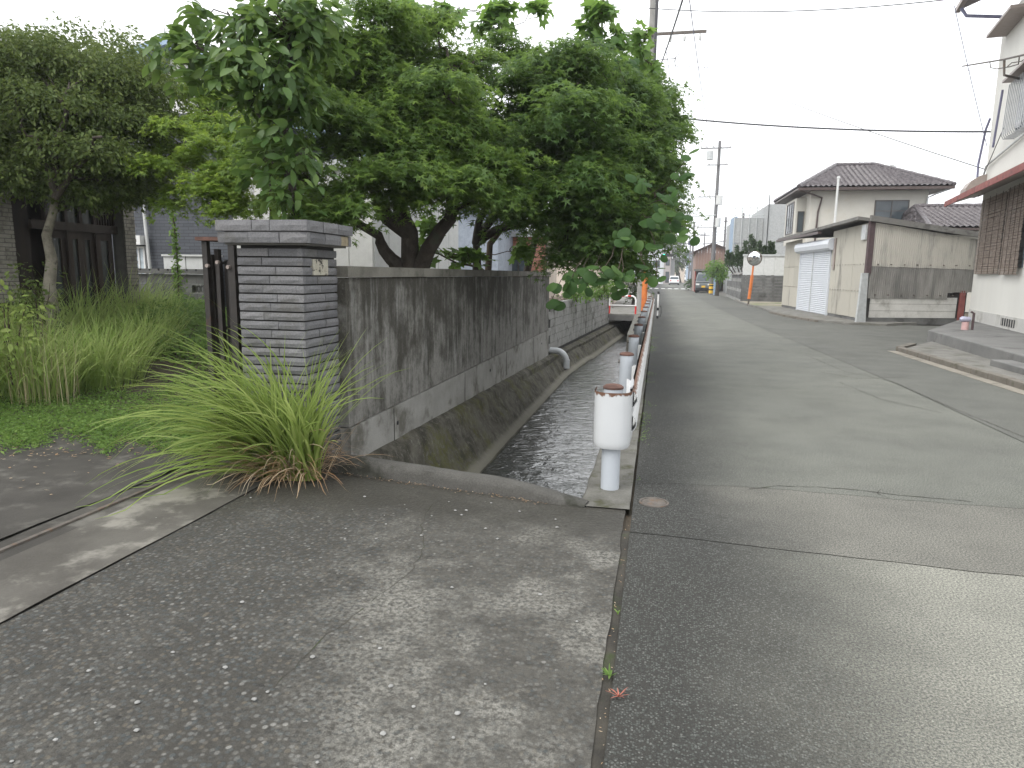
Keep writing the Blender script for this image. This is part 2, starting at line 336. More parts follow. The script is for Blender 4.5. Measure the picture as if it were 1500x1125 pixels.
M_WOOD = weathered('dark_wood', (.018,.012,.009), (.04,.026,.019), 6, .7, .3, 40, .003, streak=True)
M_DGLASS = plain('frosted_dark_glass', (.035,.042,.042), .18, var=.2)
M_BRICKP = weathered('pale_brick', (.20,.185,.16), (.31,.29,.255), 6, .9, .4, 60, .004, (.13,.12,.10), 5)
def mat_greyhouse():
    q = NT('slate_brick_cladding'); b = q.n('ShaderNodeTexBrick'); q.L(q.n('ShaderNodeTexCoord').outputs['Object'], b.inputs[0])
    mp = q.n('ShaderNodeMapping'); mp.inputs['Rotation'].default_value = (R_(90), 0, 0); q.L(q.pos(), mp.inputs[0]); q.L(mp.outputs[0], b.inputs[0])
    b.inputs['Color1'].default_value = (.062,.068,.08,1); b.inputs['Color2'].default_value = (.08,.087,.10,1); b.inputs['Mortar'].default_value = (.035,.038,.045,1)
    b.inputs['Scale'].default_value = 1; b.inputs['Brick Width'].default_value = .24; b.inputs['Row Height'].default_value = .07; b.inputs['Mortar Size'].default_value = .006
    return q.done(b.outputs[0], .8, 0, q.bump(b.outputs[1], .5, .006).node.outputs[0])
M_GREYH = mat_greyhouse()
M_WHITE = plain('white_siding', (.68,.68,.66), .6, var=.05)
M_OFFW = plain('pale_panel', (.55,.56,.55), .6, var=.06)
M_CREAM = weathered('cream_render', (.50,.485,.435), (.56,.54,.485), 1.2, .85, .2, 60, .003, (.5,.47,.40), .8, .5, .75, fine=.08)
M_CREAMR = weathered('pale_stucco', (.64,.63,.585), (.70,.69,.64), 1., .9, .3, 90, .004, (.6,.57,.49), .9, .55, .8, streak=True, fine=.08)
M_FOUND = weathered('house_plinth', (.45,.44,.41), (.55,.54,.5), 1.5, .9, .3, 70, .003, (.34,.33,.3), 1.5)
def mat_corr(name, c, stain, lo, hi):
    q = NT(name); oi = q.n('ShaderNodeObjectInfo'); x, y, z = q.xyz()
    base = q.mix(oi.outputs['Random'], tuple(k*.93 for k in c), tuple(min(1, k*1.05) for k in c))
    n = q.noise(1.1, 6, .65, q.pos((1, 1, .3))); s2 = q.noise(6, 5, .7, q.pos((1, 1, .08)))
    col = q.mix(q.math('MULTIPLY', q.mr(q.math('ADD', n, q.math('MULTIPLY', s2, .35)), lo, hi), .85), base, stain)
    return q.done(col, .85, 0, q.bump(q.noise(50, 4), .15, .003))
M_CORR = mat_corr('corrugated_sheet', (.47,.45,.40), (.14,.135,.128), .62, .88)
M_CORRL = mat_corr('corrugated_sheet_low', (.30,.29,.265), (.11,.107,.10), .5, .82)
M_SHEDP = mat_corr('shed_panel', (.42,.40,.345), (.13,.125,.112), .74, .95)
M_SHROOF = weathered('shed_roof_edge', (.11,.105,.098), (.2,.195,.18), 2, .9, .3, 40, .005, (.06,.055,.05), 2.)
M_SHUT = plain('white_shutter', (.58,.61,.65), .45, var=.04)
M_GALV = plain('galvanised', (.48,.50,.50), .45, .3, .1)
M_RED = weathered('oxide_red_steel', (.17,.04,.035), (.26,.075,.06), 5, .7, .2, 60, .002, (.09,.03,.03), 3)
M_MAROON = plain('maroon_post', (.075,.048,.05), .7, var=.2)
M_BROWN = plain('brown_gutter', (.06,.04,.035), .5, var=.15)
def mat_rooftile():
    q = NT('glazed_roof_tile'); n = q.noise(3, 4); g = q.n('ShaderNodeNewGeometry')
    col = q.mix(q.mr(q.noise(9, 3), .35, .65), (.05,.042,.046), (.13,.115,.12)); return q.done(col, .4, 0, None, .5)
M_RTILE = mat_rooftile()
M_REED = weathered('reed', (.17,.13,.105), (.34,.28,.235), 9, .9, .3, 80, .003, (.46,.41,.36), 6, .55, .75)
M_HOOD = plain('taupe_hood', (.27,.225,.20), .45, var=.08)
M_BLACK = plain('black_rubber', (.015,.015,.017), .6)
M_CABLE = plain('cable', (.03,.03,.035), .6)
M_CABLEB = plain('cable_blue_grey', (.16,.16,.24), .6)
M_WINDOW = plain('window_glass', (.05,.065,.075), .08, var=.25, scale=1.)
M_FRAME = plain('bronze_frame', (.05,.042,.038), .45)
M_ALU = plain('aluminium', (.42,.43,.44), .4, .4)
M_POLE = weathered('pole_concrete', (.20,.195,.185), (.28,.275,.26), 2, .85, .2, 50, .003, (.2,.19,.175), 2.)
M_POLEF = plain('far_pole', (.14,.138,.14), .8)
M_ORANGE = weathered('orange_sleeve', (.55,.13,.025), (.68,.19,.045), 5, .6, .1, 50, .002, (.42,.10,.06), 4, .55, .7)
M_REDP = plain('barrier_red', (.62,.03,.03), .5); M_WHP = plain('barrier_white', (.78,.78,.77), .5, var=.06)
M_MIRROR = NT('mirror_face').done((.72,.74,.75), .04, 1.)
M_PINK = weathered('pinkish_render', (.50,.41,.35), (.58,.49,.42), 1., .9, .2, 60, .003)
M_BRNW = plain('brown_cladding', (.26,.175,.145), .8, var=.1)
M_GREYN = plain('grey_net', (.34,.35,.35), .8, var=.12)
M_BLUE = plain('faded_blue', (.25,.34,.45), .6); M_YEL = plain('yellow_band', (.7,.42,.04), .6)
M_CARW = plain('white_car_paint', (.75,.76,.77), .25, var=.03); M_CARS = plain('silver_car_paint', (.42,.43,.45), .3, .4, .05); M_CARG = plain('grey_van_paint', (.10,.115,.12), .3, var=.08)
M_CHROME = plain('chrome', (.6,.6,.6), .2, .9)
M_LAMPR = plain('tail_lamp', (.45,.02,.02), .3); M_LAMPW = plain('head_lamp', (.7,.7,.68), .15)
M_STRIPE = weathered('road_paint', (.5,.5,.49), (.66,.66,.64), 4, .8, .1, 60, .002, (.2,.2,.2), 5, .55, .7)
M_STONE = weathered('rubble', (.12,.10,.085), (.32,.27,.23), 7, .9, .4, 60, .004)
M_WSTONE = plain('pale_pebble', (.24,.24,.23), .8, var=.2)
M_IRON = weathered('cast_iron', (.06,.052,.045), (.12,.105,.09), 20, .7, .5, 90, .004, (.12,.07,.04), 14)
M_PINKPOT = plain('pink_enamel', (.5,.32,.31), .5); M_VALVE = plain('valve_metal', (.38,.38,.48), .45, .2)
M_FELT = plain('leafy_litter', (.10,.075,.05), .95, var=.3)
def mat_emit(name, c, s):
    q = NT(name); q.L(c, q.b.inputs['Emission Color']); q.b.inputs['Emission Strength'].default_value = s; return q.done((.02,.1,.08), .4)
M_GREENL = mat_emit('green_signal', (.05, 1., .6), 1.6)
# ================================================================== SETTING
def sheet(name, pts, z, mat, holes=None):
    b = MB(); b.add([(x, y, z) for x, y in pts], [tuple(range(len(pts)))])
    o = b.build(name, mat); o['kind'] = 'structure'; return o
# ground: one sheet to the horizon, with the canal trench left open
g = MB(); zG = -.045
def gq(x0, x1, y0, y1): g.add([(x0, y0, zG), (x1, y0, zG), (x1, y1, zG), (x0, y1, zG)], [(0, 1, 2, 3)])
gq(-500, -2.68, -100, 700); gq(-.3, 500, -100, 700); gq(-2.68, -.3, -100, 4.3); gq(-2.68, -.3, 33.4, 700)
tag(g.build('ground', M_EARTH), kind='structure')
def jag(x0, x1, yf, n=60, amp=.012, seed=1):
    xs = np.linspace(x0, x1, n); return [(float(x), float(yf(x)+amp*(2*fbm(x*4, 3.3, seed)-1))) for x in xs]
s1 = lambda x: 4.17-.072*(x+.12); s2_ = lambda x: 5.26+.03*x+.05*math.sin(x*1.9)
A = jag(-.105, 30, s1, 160, .03, 2); B = jag(-.105, 30, s2_, 160, .05, 5)
XS = 3.62
sheet('road_near', [(-.105, -12), (30, -12)]+A[::-1], 0, M_ROADN)
sheet('road_patch', [(x, y+.007+.006*fbm(x*3., 1.5, 8)) for x, y in A]+[(x, y) for x, y in B[::-1]], 0, M_ROADP)
Bl = [(x, y+.006) for x, y in B if x < XS]; Br = [(x, y+.006) for x, y in B if x > XS]
far_r = [(XS+.02, 11.), (XS-.22, 18.5), (XS-.5, 26), (2.9, 40), (2.6, 100)]
sheet('road', Bl+[(XS, 5.4)]+far_r+[(2.6, 260), (-2.9, 260), (-2.9, 96), (-.35, 60), (-.12, 33), (-.105, 28)], 0, M_ROAD)
sheet('road_strip', Br+[(30, 16), (60, 26), (60, 30), (14, 27), (8.4, 25.9), (8.2, 38), (6.2, 47), (5.6, 66), (5.4, 100), (5.2, 260), (2.612, 260)]+[(x+.012, y) for x, y in far_r[::-1]]+[(XS+.012, 5.41)], 0, M_ROADS)
sheet('cross_road', [(-120, 88.5), (120, 88.5), (120, 97), (-120, 97)], .006, M_ROADS)
# hairline cracks in the asphalt
def crack(name, pts, wdt, z=.003):
    b = MB(); P = []
    for i in range(len(pts)-1):
        a, c = Vector(pts[i]).to_3d(), Vector(pts[i+1]).to_3d(); n = max(2, int((c-a).length/.06))
        for k in range(n):
            p = a.lerp(c, k/n); P.append(p+Vector((random.uniform(-1, 1), random.uniform(-1, 1), 0))*.012)
    P.append(Vector(pts[-1]).to_3d())
    L_, R2 = [], []
    for i, p in enumerate(P):
        t = (P[min(i+1, len(P)-1)]-P[max(i-1, 0)]).normalized(); n = Vector((-t.y, t.x, 0)); q = wdt*random.uniform(.25, 1)
        L_.append(p+n*q+Vector((0, 0, z))); R2.append(p-n*q+Vector((0, 0, z)))
    b.sweep([L_, R2]); o = b.build(name, M_JOINT); tag(o, kind='structure'); return o
crack('road_crack', [(.75, 5.28), (1.0, 5.42), (1.45, 5.47), (1.85, 5.40), (2.3, 5.36)], .006)
crack('road_crack', [(1.72, 5.30), (1.68, 5.42), (1.74, 5.52)], .005)
crack('road_crack', [onZ(1180, 520).to_2d(), onZ(1240, 545).to_2d(), onZ(1310, 560).to_2d(), onZ(1400, 600).to_2d(), onZ(1500, 640).to_2d()], .008)
crack('road_crack', [onZ(1200, 545).to_2d(), onZ(1260, 555).to_2d(), onZ(1330, 552).to_2d()], .008)
crack('road_crack', [onZ(1230, 560).to_2d(), onZ(1290, 585).to_2d(), onZ(1380, 605).to_2d()], .006)
crack('driveway_crack', [onZ(632, 738).to_2d(), onZ(618, 770).to_2d(), onZ(622, 800).to_2d(), onZ(600, 840).to_2d(), onZ(560, 870).to_2d(), onZ(480, 930).to_2d(), onZ(400, 1010).to_2d()], .004)
sheet('joint_filler', [(-3.9, -6), (-.05, -6), (-.05, 4.2), (-.45, 4.2), (-2.7, 4.6), (-3.9, 5.2)], -.007, M_JOINT)
sheet('joint_filler', [(-.08, -6), (12, -6), (12, 8), (-.08, 8)], -.010, M_JOINT)
# driveway and the slabs of the gateway (slightly uneven surface)
def slab(name, poly_x, y0, y1, mat, z, nx=40, ny=60, amp=.006, seed=3, yend=None):
    xs = np.linspace(poly_x[0], poly_x[1], nx); ys = np.linspace(0, 1, ny); V = []; F = []
    for j in range(ny):
        for i in range(nx):
            ye = yend(xs[i]) if yend else y1; y = y0+(ye-y0)*ys[j]
            edge = 0.012*(2*fbm(y*6, seed, 4)-1)-.0035 if i in (0, nx-1) else 0
            V.append((xs[i]+edge, y, z+amp*(2*fbm(xs[i]*1.3, y*1.3, seed)-1)))
    for j in range(ny-1):
        for i in range(nx-1): a = j*nx+i; F.append((a, a+1, a+nx+1, a+nx))
    o = link(name, np_mesh(name, V, F, mat, True)); o['kind'] = 'structure'; return o
kline = lambda x: 4.54-(x+.45)*.185
slab('driveway', (-2.834, -.145), -6, 0, M_DRIVE, .002, 40, 110, .006, 3, lambda x: kline(min(x, -.45))+.06)
slab('gate_sill', (-3.444, -2.838), -6, 4.95, M_SILL, .012, 14, 90, .004, 8)
slab('gate_track', (-3.72, -3.452), -6, 5.2, M_SLAB, .0, 8, 90, .003, 5)
slab('yard_slab', (-8.5, -3.727), -6, 5.75, M_SLAB, .014, 50, 70, .012, 11)
b = MB(); b.box(-3.60, -3.57, -6, 5.2, .0, .014); tag(b.build('gate_track_rail', M_IRON), kind='structure')
# yard soil rising towards the house
def yz(x, y): return .02+.62*smooth01(8.5, 14.5, np.hypot(x, y))*1.0+.05*(fbm(np.asarray(x)*1.1, np.asarray(y)*1.1, 21)-.5)
xs = np.linspace(-16, -2.72, 60); ys = np.linspace(5.3, 24, 80); V = []; F = []
for y in ys:
    for x in xs:
        d = (y-5.3); V.append((x, y, float(yz(x, y))-(.12 if d < .1 else 0)))
for j in range(79):
    for i in range(59): a = j*60+i; F.append((a, a+1, a+61, a+60))
tag(link('yard_soil', np_mesh('yard_soil', V, F, M_EARTH, True)), kind='structure')
# canal water with real ripples
WZ = -.9
ys = np.linspace(4.3, 34, 520); xs = np.linspace(-2.6, -.3, 60); X, Y = np.meshgrid(xs, ys)
H = .013*(fbm(X*3.2+Y*.5, Y*2.4, 31, 3)-.5)+.008*(fbm(X*10, Y*7, 37, 2)-.5)
V = np.stack([X, Y, WZ+H], -1).reshape(-1, 3); ii = (np.arange(519)[:, None]*60+np.arange(59)[None]).ravel()
tag(link('canal_water', np_mesh('canal_water', V, np.stack([ii, ii+1, ii+61, ii+60], 1), M_WATER, True)), kind='structure')
b = MB(); b.box(-2.7, -.3, 4.2, 34, -1.5, -1.3); tag(b.build('canal_bed', M_CANAL), kind='structure')
# ------------------------------------------------------------------ canal walls
def wallx(y): return -2.6+max(0., (y-16.65))/11.4*.72      # face line of garden wall / block wall
def sweep_y(name, prof, ys, mat, label, cat, amp=.01, seed=1):
    rings = []
    for y in ys:
        r = []
        for k, (x, z) in enumerate(prof(y)):
            r.append((x+amp*(2*fbm(y*3, k*1.7+z*6, seed)-1), y, z+amp*.8*(2*fbm(y*3.3, k*2.1+5, seed+4)-1)))
        rings.append(r)
    b = MB(); b.sweep(rings); o = b.build(name, mat, smooth=True); return tag(o, label, cat)
def prof_left(y):
    wx = wallx(y); t = min(1, max(0, (y-5)/12)); c = -.06-.34*t; st = -.05 if y > 17.2 else 0
    a = [(wx-.12, c), (wx+.03, c-.01), (wx+.10+.03*t, c-.06), (wx+.14, c-.12-.05*t), (wx+.20, -.44-.06*t), (wx+.30, -.62), (wx+.40, -.78), (wx+.43, -.80), (wx+.50, -.84), (wx+.54, -.96), (wx+.58, -1.3)]
    return a if y < 20 else [(x+.06*min(1, (y-20)/.3), z) for x, z in a]
sweep_y('canal_wall', prof_left, list(np.linspace(4.75, 33.5, 220)), M_CANAL, 'sloping mossy concrete canal wall at the foot of the garden wall', 'canal wall', .016, 3)
def prof_right(y):
    e = -.47 if y < 18.6 else -.47-.30*min(1, (y-18.6)/.15)-.012*(y-18.6)
    return [(-.125, -.2), (-.125, .008), (e+.02, .006), (e, -.02), (e-.01, -.3), (e-.02, -.8), (e-.03, -1.3)]
b_ = sweep_y('canal_wall', prof_right, list(np.linspace(4.56, 33.5, 240)), M_PAD, 'narrow concrete canal edge under the guardrail posts', 'canal edge', .012, 7)
ew = MB(); P0 = Vector((-2.62, kline(-2.62)+.06, 0)); P1 = Vector((-.40, kline(-.45)+.06, 0))
ew.obox(P0+Vector((0, 0, -1.3)), P1-P0, (0, .1, 0), (0, 0, 1.28)); tag(ew.build('canal_end_wall', M_CANAL), 'short concrete wall closing the canal below the kerb', 'canal wall')
# kerb beam across the canal end: falls to the ground at its right end
rings = []; n = 46
for i in range(n):
    t = i/(n-1); p = Vector((-2.56+2.14*t, 0, 0)); p.y = kline(p.x)+.07; hh = .135-.03*t-(.085*max(0, (t-.72)/.28)**1.3); ww = .085-.02*t
    jit = lambda k: .008*(2*fbm(t*22, k*3.1, 5)-1)
    prof = [(-ww, -.05), (-ww*1.02, hh*.55), (-ww*.78, hh*.9), (-ww*.3, hh), (ww*.35, hh), (ww*.8, hh*.88), (ww, hh*.5), (ww, -.05)]
    rings.append([(p.x+.18*a, p.y+a+jit(k), z+jit(k+9)) for k, (a, z) in enumerate(prof)])
b = MB(); b.sweep(rings, True, True); tag(b.build('canal_kerb', M_KERB, smooth=True), 'rounded dark concrete kerb across the near end of the canal', 'kerb')
# ------------------------------------------------------------------ garden wall (dark streaked) with coping
WY0, WY1 = 5.44, 16.65
gw = empty('garden_wall', (-2.68, WY0, 0), 'dark streaked concrete garden wall running along the canal', 'wall')
def wallpanel(name, mat, x0, x1, z0, z1, seed, amp=.006):
    ys = np.linspace(WY0, WY1, 110); zs = np.linspace(z0, z1, max(4, int((z1-z0)/.07))); b = MB()
    rings = []
    for y in ys:
        front = [(x1+amp*(2*fbm(y*2.3, z*3, seed)-1), y, float(z)) for z in zs]
        rings.append([(x0, y, z0)]+front+[(x0, y, z1)])
    b.sweep(rings, True, True); return b.build(name, mat, gw)
wallpanel('base_course', M_GBASE, -2.76, -2.588, -.45, .233, 3)
wallpanel('wall_panel', M_GWALL, -2.755, -2.602, .243, 1.543, 5)
wallpanel('coping', M_COPING, -2.785, -2.572, 1.548, 1.642, 9, .008)
b = MB()
for y in (6.45, 9.1, 11.8, 14.5): b.box(-2.60, -2.5835, y, y+.008, -.2, .22)
b.build('joint', M_JOINT, gw)
b = MB()
for y, z in ((6.55, .05), (10.6, .05), (15.6, .0)): b.cyl((-2.62, y, z), (-2.581, y, z), .022, 8)
b.build('weep_hole', M_BLACK, gw)
# ------------------------------------------------------------------ lower block wall beyond, every block a part
bw = empty('block_wall', (-2.6, 16.68, 0), 'pale concrete block wall stepping along the canal towards the bridge', 'wall')
fr = Fr((-2.6, 16.68, 0), (-1.9, 27.9, 0)); nb = 28; bl = fr.len/nb
bm_ = []
for k in range(4):
    m = MB(); j = lambda: random.uniform(-.006, .006)
    m.add([(0+j(), j(), 0), (bl-.012, j(), 0), (bl-.012, .14, 0), (0, .14, 0), (.006, .004+j(), .19), (bl-.016, j(), .19), (bl-.012, .14, .19), (0, .14, .19)], [(0,3,2,1),(4,5,6,7),(0,1,5,4),(1,2,6,5),(2,3,7,6),(3,0,4,7)])
    bm_.append(m.mesh('block', M_BLOCK))
ang = math.atan2(fr.u.y, fr.u.x)
for r in range(6):
    for i in range(nb):
        if r == 5 and i > 24: continue
        off = .5*bl if r % 2 else 0
        if r % 2 and i == nb-1: continue
        p = fr.p(i*bl+off, -.14, -.32+r*.2)-bw.location; o = link('block', bm_[(i*7+r*3) % 4], bw, p)
        o.rotation_euler = (0, 0, ang); p2 = fr.p(i*bl+off, .0, -.32+r*.2)-bw.location; o.location = p2; o.scale = (1, 1, 1)
b = MB(); b.fbox(fr, -.02, fr.len, -.135, -.012, -.45, .82); b.build('mortar_core', M_CORE, bw)
b = MB(); b.fbox(fr, 5.6, 5.66, -.01, .004, -.3, .85); b.build('expansion_joint', M_JOINT, bw)
# rubble strip behind it
b = MB()
for i in range(420):
    u = random.uniform(.3, 11); v = random.uniform(-.95, -.2); p = fr.p(u, v, random.uniform(.80, .9)); s = random.uniform(.035, .085)
    a = [Vector((random.uniform(-1, 1), random.uniform(-1, 1), random.uniform(-1, 1))).normalized()*s*random.uniform(.7, 1.2) for _ in range(3)]
    b.obox(p, a[0], a[1]*.8, a[2]*.7)
tag(b.build('rubble', M_STONE), 'loose brown rubble piled behind the pale block wall', 'rubble', kind='stuff')
b = MB(); b.fbox(fr, 0, 11.1, -1.2, -.15, -.3, .82); tag(b.build('raised_bed', M_EARTH), 'raised soil bed behind the pale block wall', 'soil bed')
# ------------------------------------------------------------------ footbridge slab
br = empty('canal_bridge', (-1.3, 28.2, 0), 'flat concrete slab bridge over the canal behind the red barrier', 'bridge')
b = MB(); b.box(-2.75, -.13, 28.15, 33.2, -.20, .02); b.build('deck', M_PAVE, br, bevel=.015)
b = MB(); b.box(-2.0, -.8, 28.05, 28.145, -.24, -.03); b.build('edge_beam', M_CONC, br)
b = MB(); b.box(-2.8, -.3, 33.3, 33.5, -1.4, -.02); tag(b.build('culvert_back', M_CANAL), 'dark wall at the back of the culvert under the bridge', 'wall')
# ------------------------------------------------------------------ right side: pavement, kerbstones, gutter, platform, steps
K0, K1 = Vector((5.36, 4.5, 0)), Vector((5.24, 16.5, 0)); kf = Fr(K1, K0)     # n points to -x (road)
if kf.n.x > 0: kf.n = -kf.n
b = MB(); b.fbox(kf, 0, kf.len, .0, .20, -.03, .008); tag(b.build('gutter', M_GUTTER), kind='structure')
pv = MB(); pv.add([(5.40, 16.4, .09), (6.9, 19.0, .07), (6.9, 4, .1), (5.52, 4, .1), (5.40, 16.4, -.04), (6.9, 19.0, -.04), (6.9, 4, -.04), (5.52, 4, -.04)], [(0,3,2,1),(0,1,5,4),(1,2,6,5),(2,3,7,6),(3,0,4,7)])
pvo = tag(pv.build('pavement', M_PAVE), kind='structure')
L = 0; kmesh = MB().box(0, .585, -.07, .07, -.05, .105).mesh('kerbstone', M_KERBR)
for i in range(20):
    o = link('kerbstone', kmesh, pvo); p = kf.p(i*.6, -.075, random.uniform(-.006, .004)); o.location = p; o.rotation_euler = (0, 0, math.atan2(kf.u.y, kf.u.x)+random.uniform(-.012, .012))
    m = o.modifiers.new('b', 'BEVEL'); m.width = .015; m.segments = 2
o = link('kerbstone', kmesh, pvo); o.location = (5.30, 16.55, 0); o.rotation_euler = (0, 0, R_(58)); o2 = link('kerbstone', kmesh, pvo); o2.location = (5.62, 17.07, 0); o2.rotation_euler = (0, 0, R_(60))
pl = empty('house_platform', (7.5, 15, 0), 'long raised grey concrete platform in front of the pale house', 'platform')
PA, PB = Vector((6.72, 18.9, 0)), Vector((6.1, 12.3, 0)); pf = Fr(PA, PB)
if pf.n.x > 0: pf.n = -pf.n
b = MB(); b.prism([(6.70, 19.0, -.05), (6.05, 11.9, -.05), (5.95, 8., -.05), (10, 8, -.05), (10.4, 24.9, -.05), (9.9, 25.2, -.05)], (0, 0, .37)); b.build('slab', M_CONC, pl, bevel=.02)
b = MB(); b.prism([(5.83, 13.55, .08), (5.72, 9.5, .08), (6.1, 9.5, .08), (6.18, 13.55, .08)], (0, 0, .12)); tag(b.build('entrance_step', M_CONC, bevel=.015), 'low concrete step block set against the raised platform', 'step')
# pavement strip before the shed
sp = MB(); sp.prism([(7.6, 25.2, -.04), (6.35, 25.35, -.04), (5.75, 26.5, -.04), (5.2, 29.5, -.04), (5.0, 33, -.04), (5.1, 37, -.04), (4.85, 39, -.04), (4.85, 47, -.04), (9, 47, -.04), (9, 38, -.04), (9, 26.5, -.04)], (0, 0, .13))
spo = tag(sp.build('shed_pavement', M_PAVE, bevel=.02), kind='structure')
for i in range(9):
    a, c = [(5.70, 26.4), (5.15, 29.4), (4.95, 33)][0:2] if i < 5 else [(5.15, 29.4), (4.95, 33.)]
    t = (i % 5)/5; n = 5; P = Vector((*a, 0)).lerp(Vector((*c, 0)), t); Q = Vector((*a, 0)).lerp(Vector((*c, 0)), t+1/n-.02)
    b = MB(); d = Q-P; nn = Vector((-d.y, d.x, 0)).normalized()*.13; b.obox(P+Vector((0, 0, -.03)), d, nn, (0, 0, .11+random.uniform(0, .015))); b.build('kerbstone', M_KERBR, spo, bevel=.012)
gv = sheet('gravel_patch', [(4.95, 38.3), (4.95, 46.5), (8.8, 46.5), (8.8, 37.4), (6.1, 37.3)], .096, weathered('weedy_gravel', (.2,.18,.14), (.32,.29,.23), 2, .95, .5, 20, .02, (.12,.15,.05), .5, .5, .65))
cw = empty('crosswalk', (1, 85.5, 0), None, None); cw['kind'] = 'structure'
for i in range(9): b = MB(); b.box(-1.2+i*.78, -.75+i*.78, 83.8, 87.2, .004, .008); b.build('stripe', M_STRIPE, cw)
# valve cover at the road edge
vc = empty('valve_cover', (.04, 4.78, 0), 'small round iron valve cover in the asphalt beside the first guardrail post', 'valve cover')
b = MB(); b.cyl((.04, 4.78, -.01), (.04, 4.78, .004), .085, 20); b.build('lid', M_IRON, vc)
b = MB(); b.sweep([[(.04+r*math.cos(a), 4.78+r*math.sin(a), z) for a in np.linspace(0, 2*math.pi, 24, False)] for r, z in ((.088, -.01), (.09, .006), (.105, .006), (.108, -.01))], True); b.build('rim', M_IRON, vc)
# ================================================================== NEAR THINGS
# ------------------------------------------------------------------ gate pillar, every tile a part
PX0, PX1, PY0, PY1 = -3.23, -2.675, 4.86, 5.44
gp = empty('gate_pillar', ((PX0+PX1)/2, (PY0+PY1)/2, 0), 'grey tiled gate pillar with wide two-course cap beside the grass clump', 'gate pillar')
b = MB(); b.box(PX0+.022, PX1-.022, PY0+.022, PY1-.004, -.05, 1.80); b.build('core', M_CORE, gp)
def tile_mesh(L, h, d=.04, seed=0):
    nx, nz = max(3, int(L/.06)), 3; r = random.Random(seed); V = []; F = []
    for j in range(nz):
        for i in range(nx):
            ex = i in (0, nx-1); ez = j in (0, nz-1)
            V.append((L*i/(nx-1), -(0 if (ex or ez) else .004)+r.uniform(-.003, .0025)+(.003 if ez else 0), h*j/(nz-1)))
    n0 = nx*nz
    for j in range(nz-1):
        for i in range(nx-1): a = j*nx+i; F.append((a, a+1, a+nx+1, a+nx))
    V += [(0, d, 0), (L, d, 0), (L, d, h), (0, d, h)]
    F += [(n0, n0+1)+tuple(range(nx-1, -1, -1)), (n0+3,)+tuple(range((nz-1)*nx, nz*nx))+(n0+2,), (0, nx, 2*nx, n0+3, n0), (nx-1, n0+1, n0+2, 3*nx-1, 2*nx-1)]
    me = bpy.data.meshes.new('tile'); me.from_pydata(V, [], F); me.materials.append(M_TILE); me.update(); return me
def face_tiles(p0, ang, L, z, h, splits, skip=None, d=.04, name='tile'):
    u0 = 0
    for k, s in enumerate(splits+[L]):
        if s-u0 > .03 and not (skip and skip(u0, s)):
            key = (round(s-u0, 2), h, random.randrange(3)); 
            if key not in TM: TM[key] = tile_mesh(key[0]-.005, h, d, hash(key) % 999)
            o = link(name, TM[key], gp); q = Vector((math.cos(ang)*(u0+.002), math.sin(ang)*(u0+.002), 0)); n = Vector((math.sin(ang), -math.cos(ang), 0))
            o.location = Vector(p0)+q+Vector((0, 0, z))+n*random.uniform(-.003, .003)-gp.location; o.rotation_euler = (random.uniform(-.02, .02), 0, ang+random.uniform(-.006, .006))
        u0 = s
TM = {}
W, D = PX1-PX0, PY1-PY0; ROW = .0705
for r in range(25):
    z = .015+r*ROW; h = .058; s = [.27, .33, .21][r % 3]; s_ = [.30, .24, .36][(r+1) % 3]
    plate = r in (22, 23)
    face_tiles((PX0, PY0, 0), 0, W, z, h, [s])                                   # front
    face_tiles((PX1, PY0+.0, 0), math.pi/2, D, z, h, [.16, .42] if plate else [s_], (lambda a, c: a > .1 and a < .2) if plate else None)   # canal side
    face_tiles((PX0, PY1, 0), -math.pi/2, D, z, h, [s_])                         # gate side
for k in range(2):                                                               # wide cap courses
    ov = .095+(.012 if k else 0); z = 1.805+k*.088; x0, x1, y0, y1 = PX0-ov, PX1+ov, PY0-ov, PY1+ov; h = .080
    face_tiles((x0, y0, 0), 0, x1-x0, z, h, [.26+.05*k, .52-.06*k], None, .05, 'cap_tile')
    face_tiles((x1, y0, 0), math.pi/2, y1-y0, z, h, [.30-.04*k, .58-.06*k], (lambda a, c: a > .45) if k == 0 else None, .05, 'cap_tile')
    face_tiles((x0, y1, 0), -math.pi/2, y1-y0, z, h, [.33], None, .05, 'cap_tile')
    face_tiles((x1, y1, 0), math.pi, x1-x0, z, h, [.28], None, .05, 'cap_tile')
b = MB(); b.box(PX0-.06, PX1+.06, PY0-.06, PY1+.06, 1.79, 1.974); b.build('cap_core', plain('cap_mortar', (.12,.115,.105), .95), gp)
b = MB(); b.box(PX1+.055, PX1+.088, PY1-.17, PY1+.085, 1.808, 1.882); tag(b.build('exposed_mortar', M_MORTAR, gp), 'broken tan mortar where a cap tile is missing')
b = MB(); b.box(PX1-.03, PX1+.006, PY0+.165, PY0+.415, .012+22*ROW, .012+22*ROW+.128); tag(b.build('name_plate', M_PLATE, gp, bevel=.006), 'worn cream name plate with black stains')
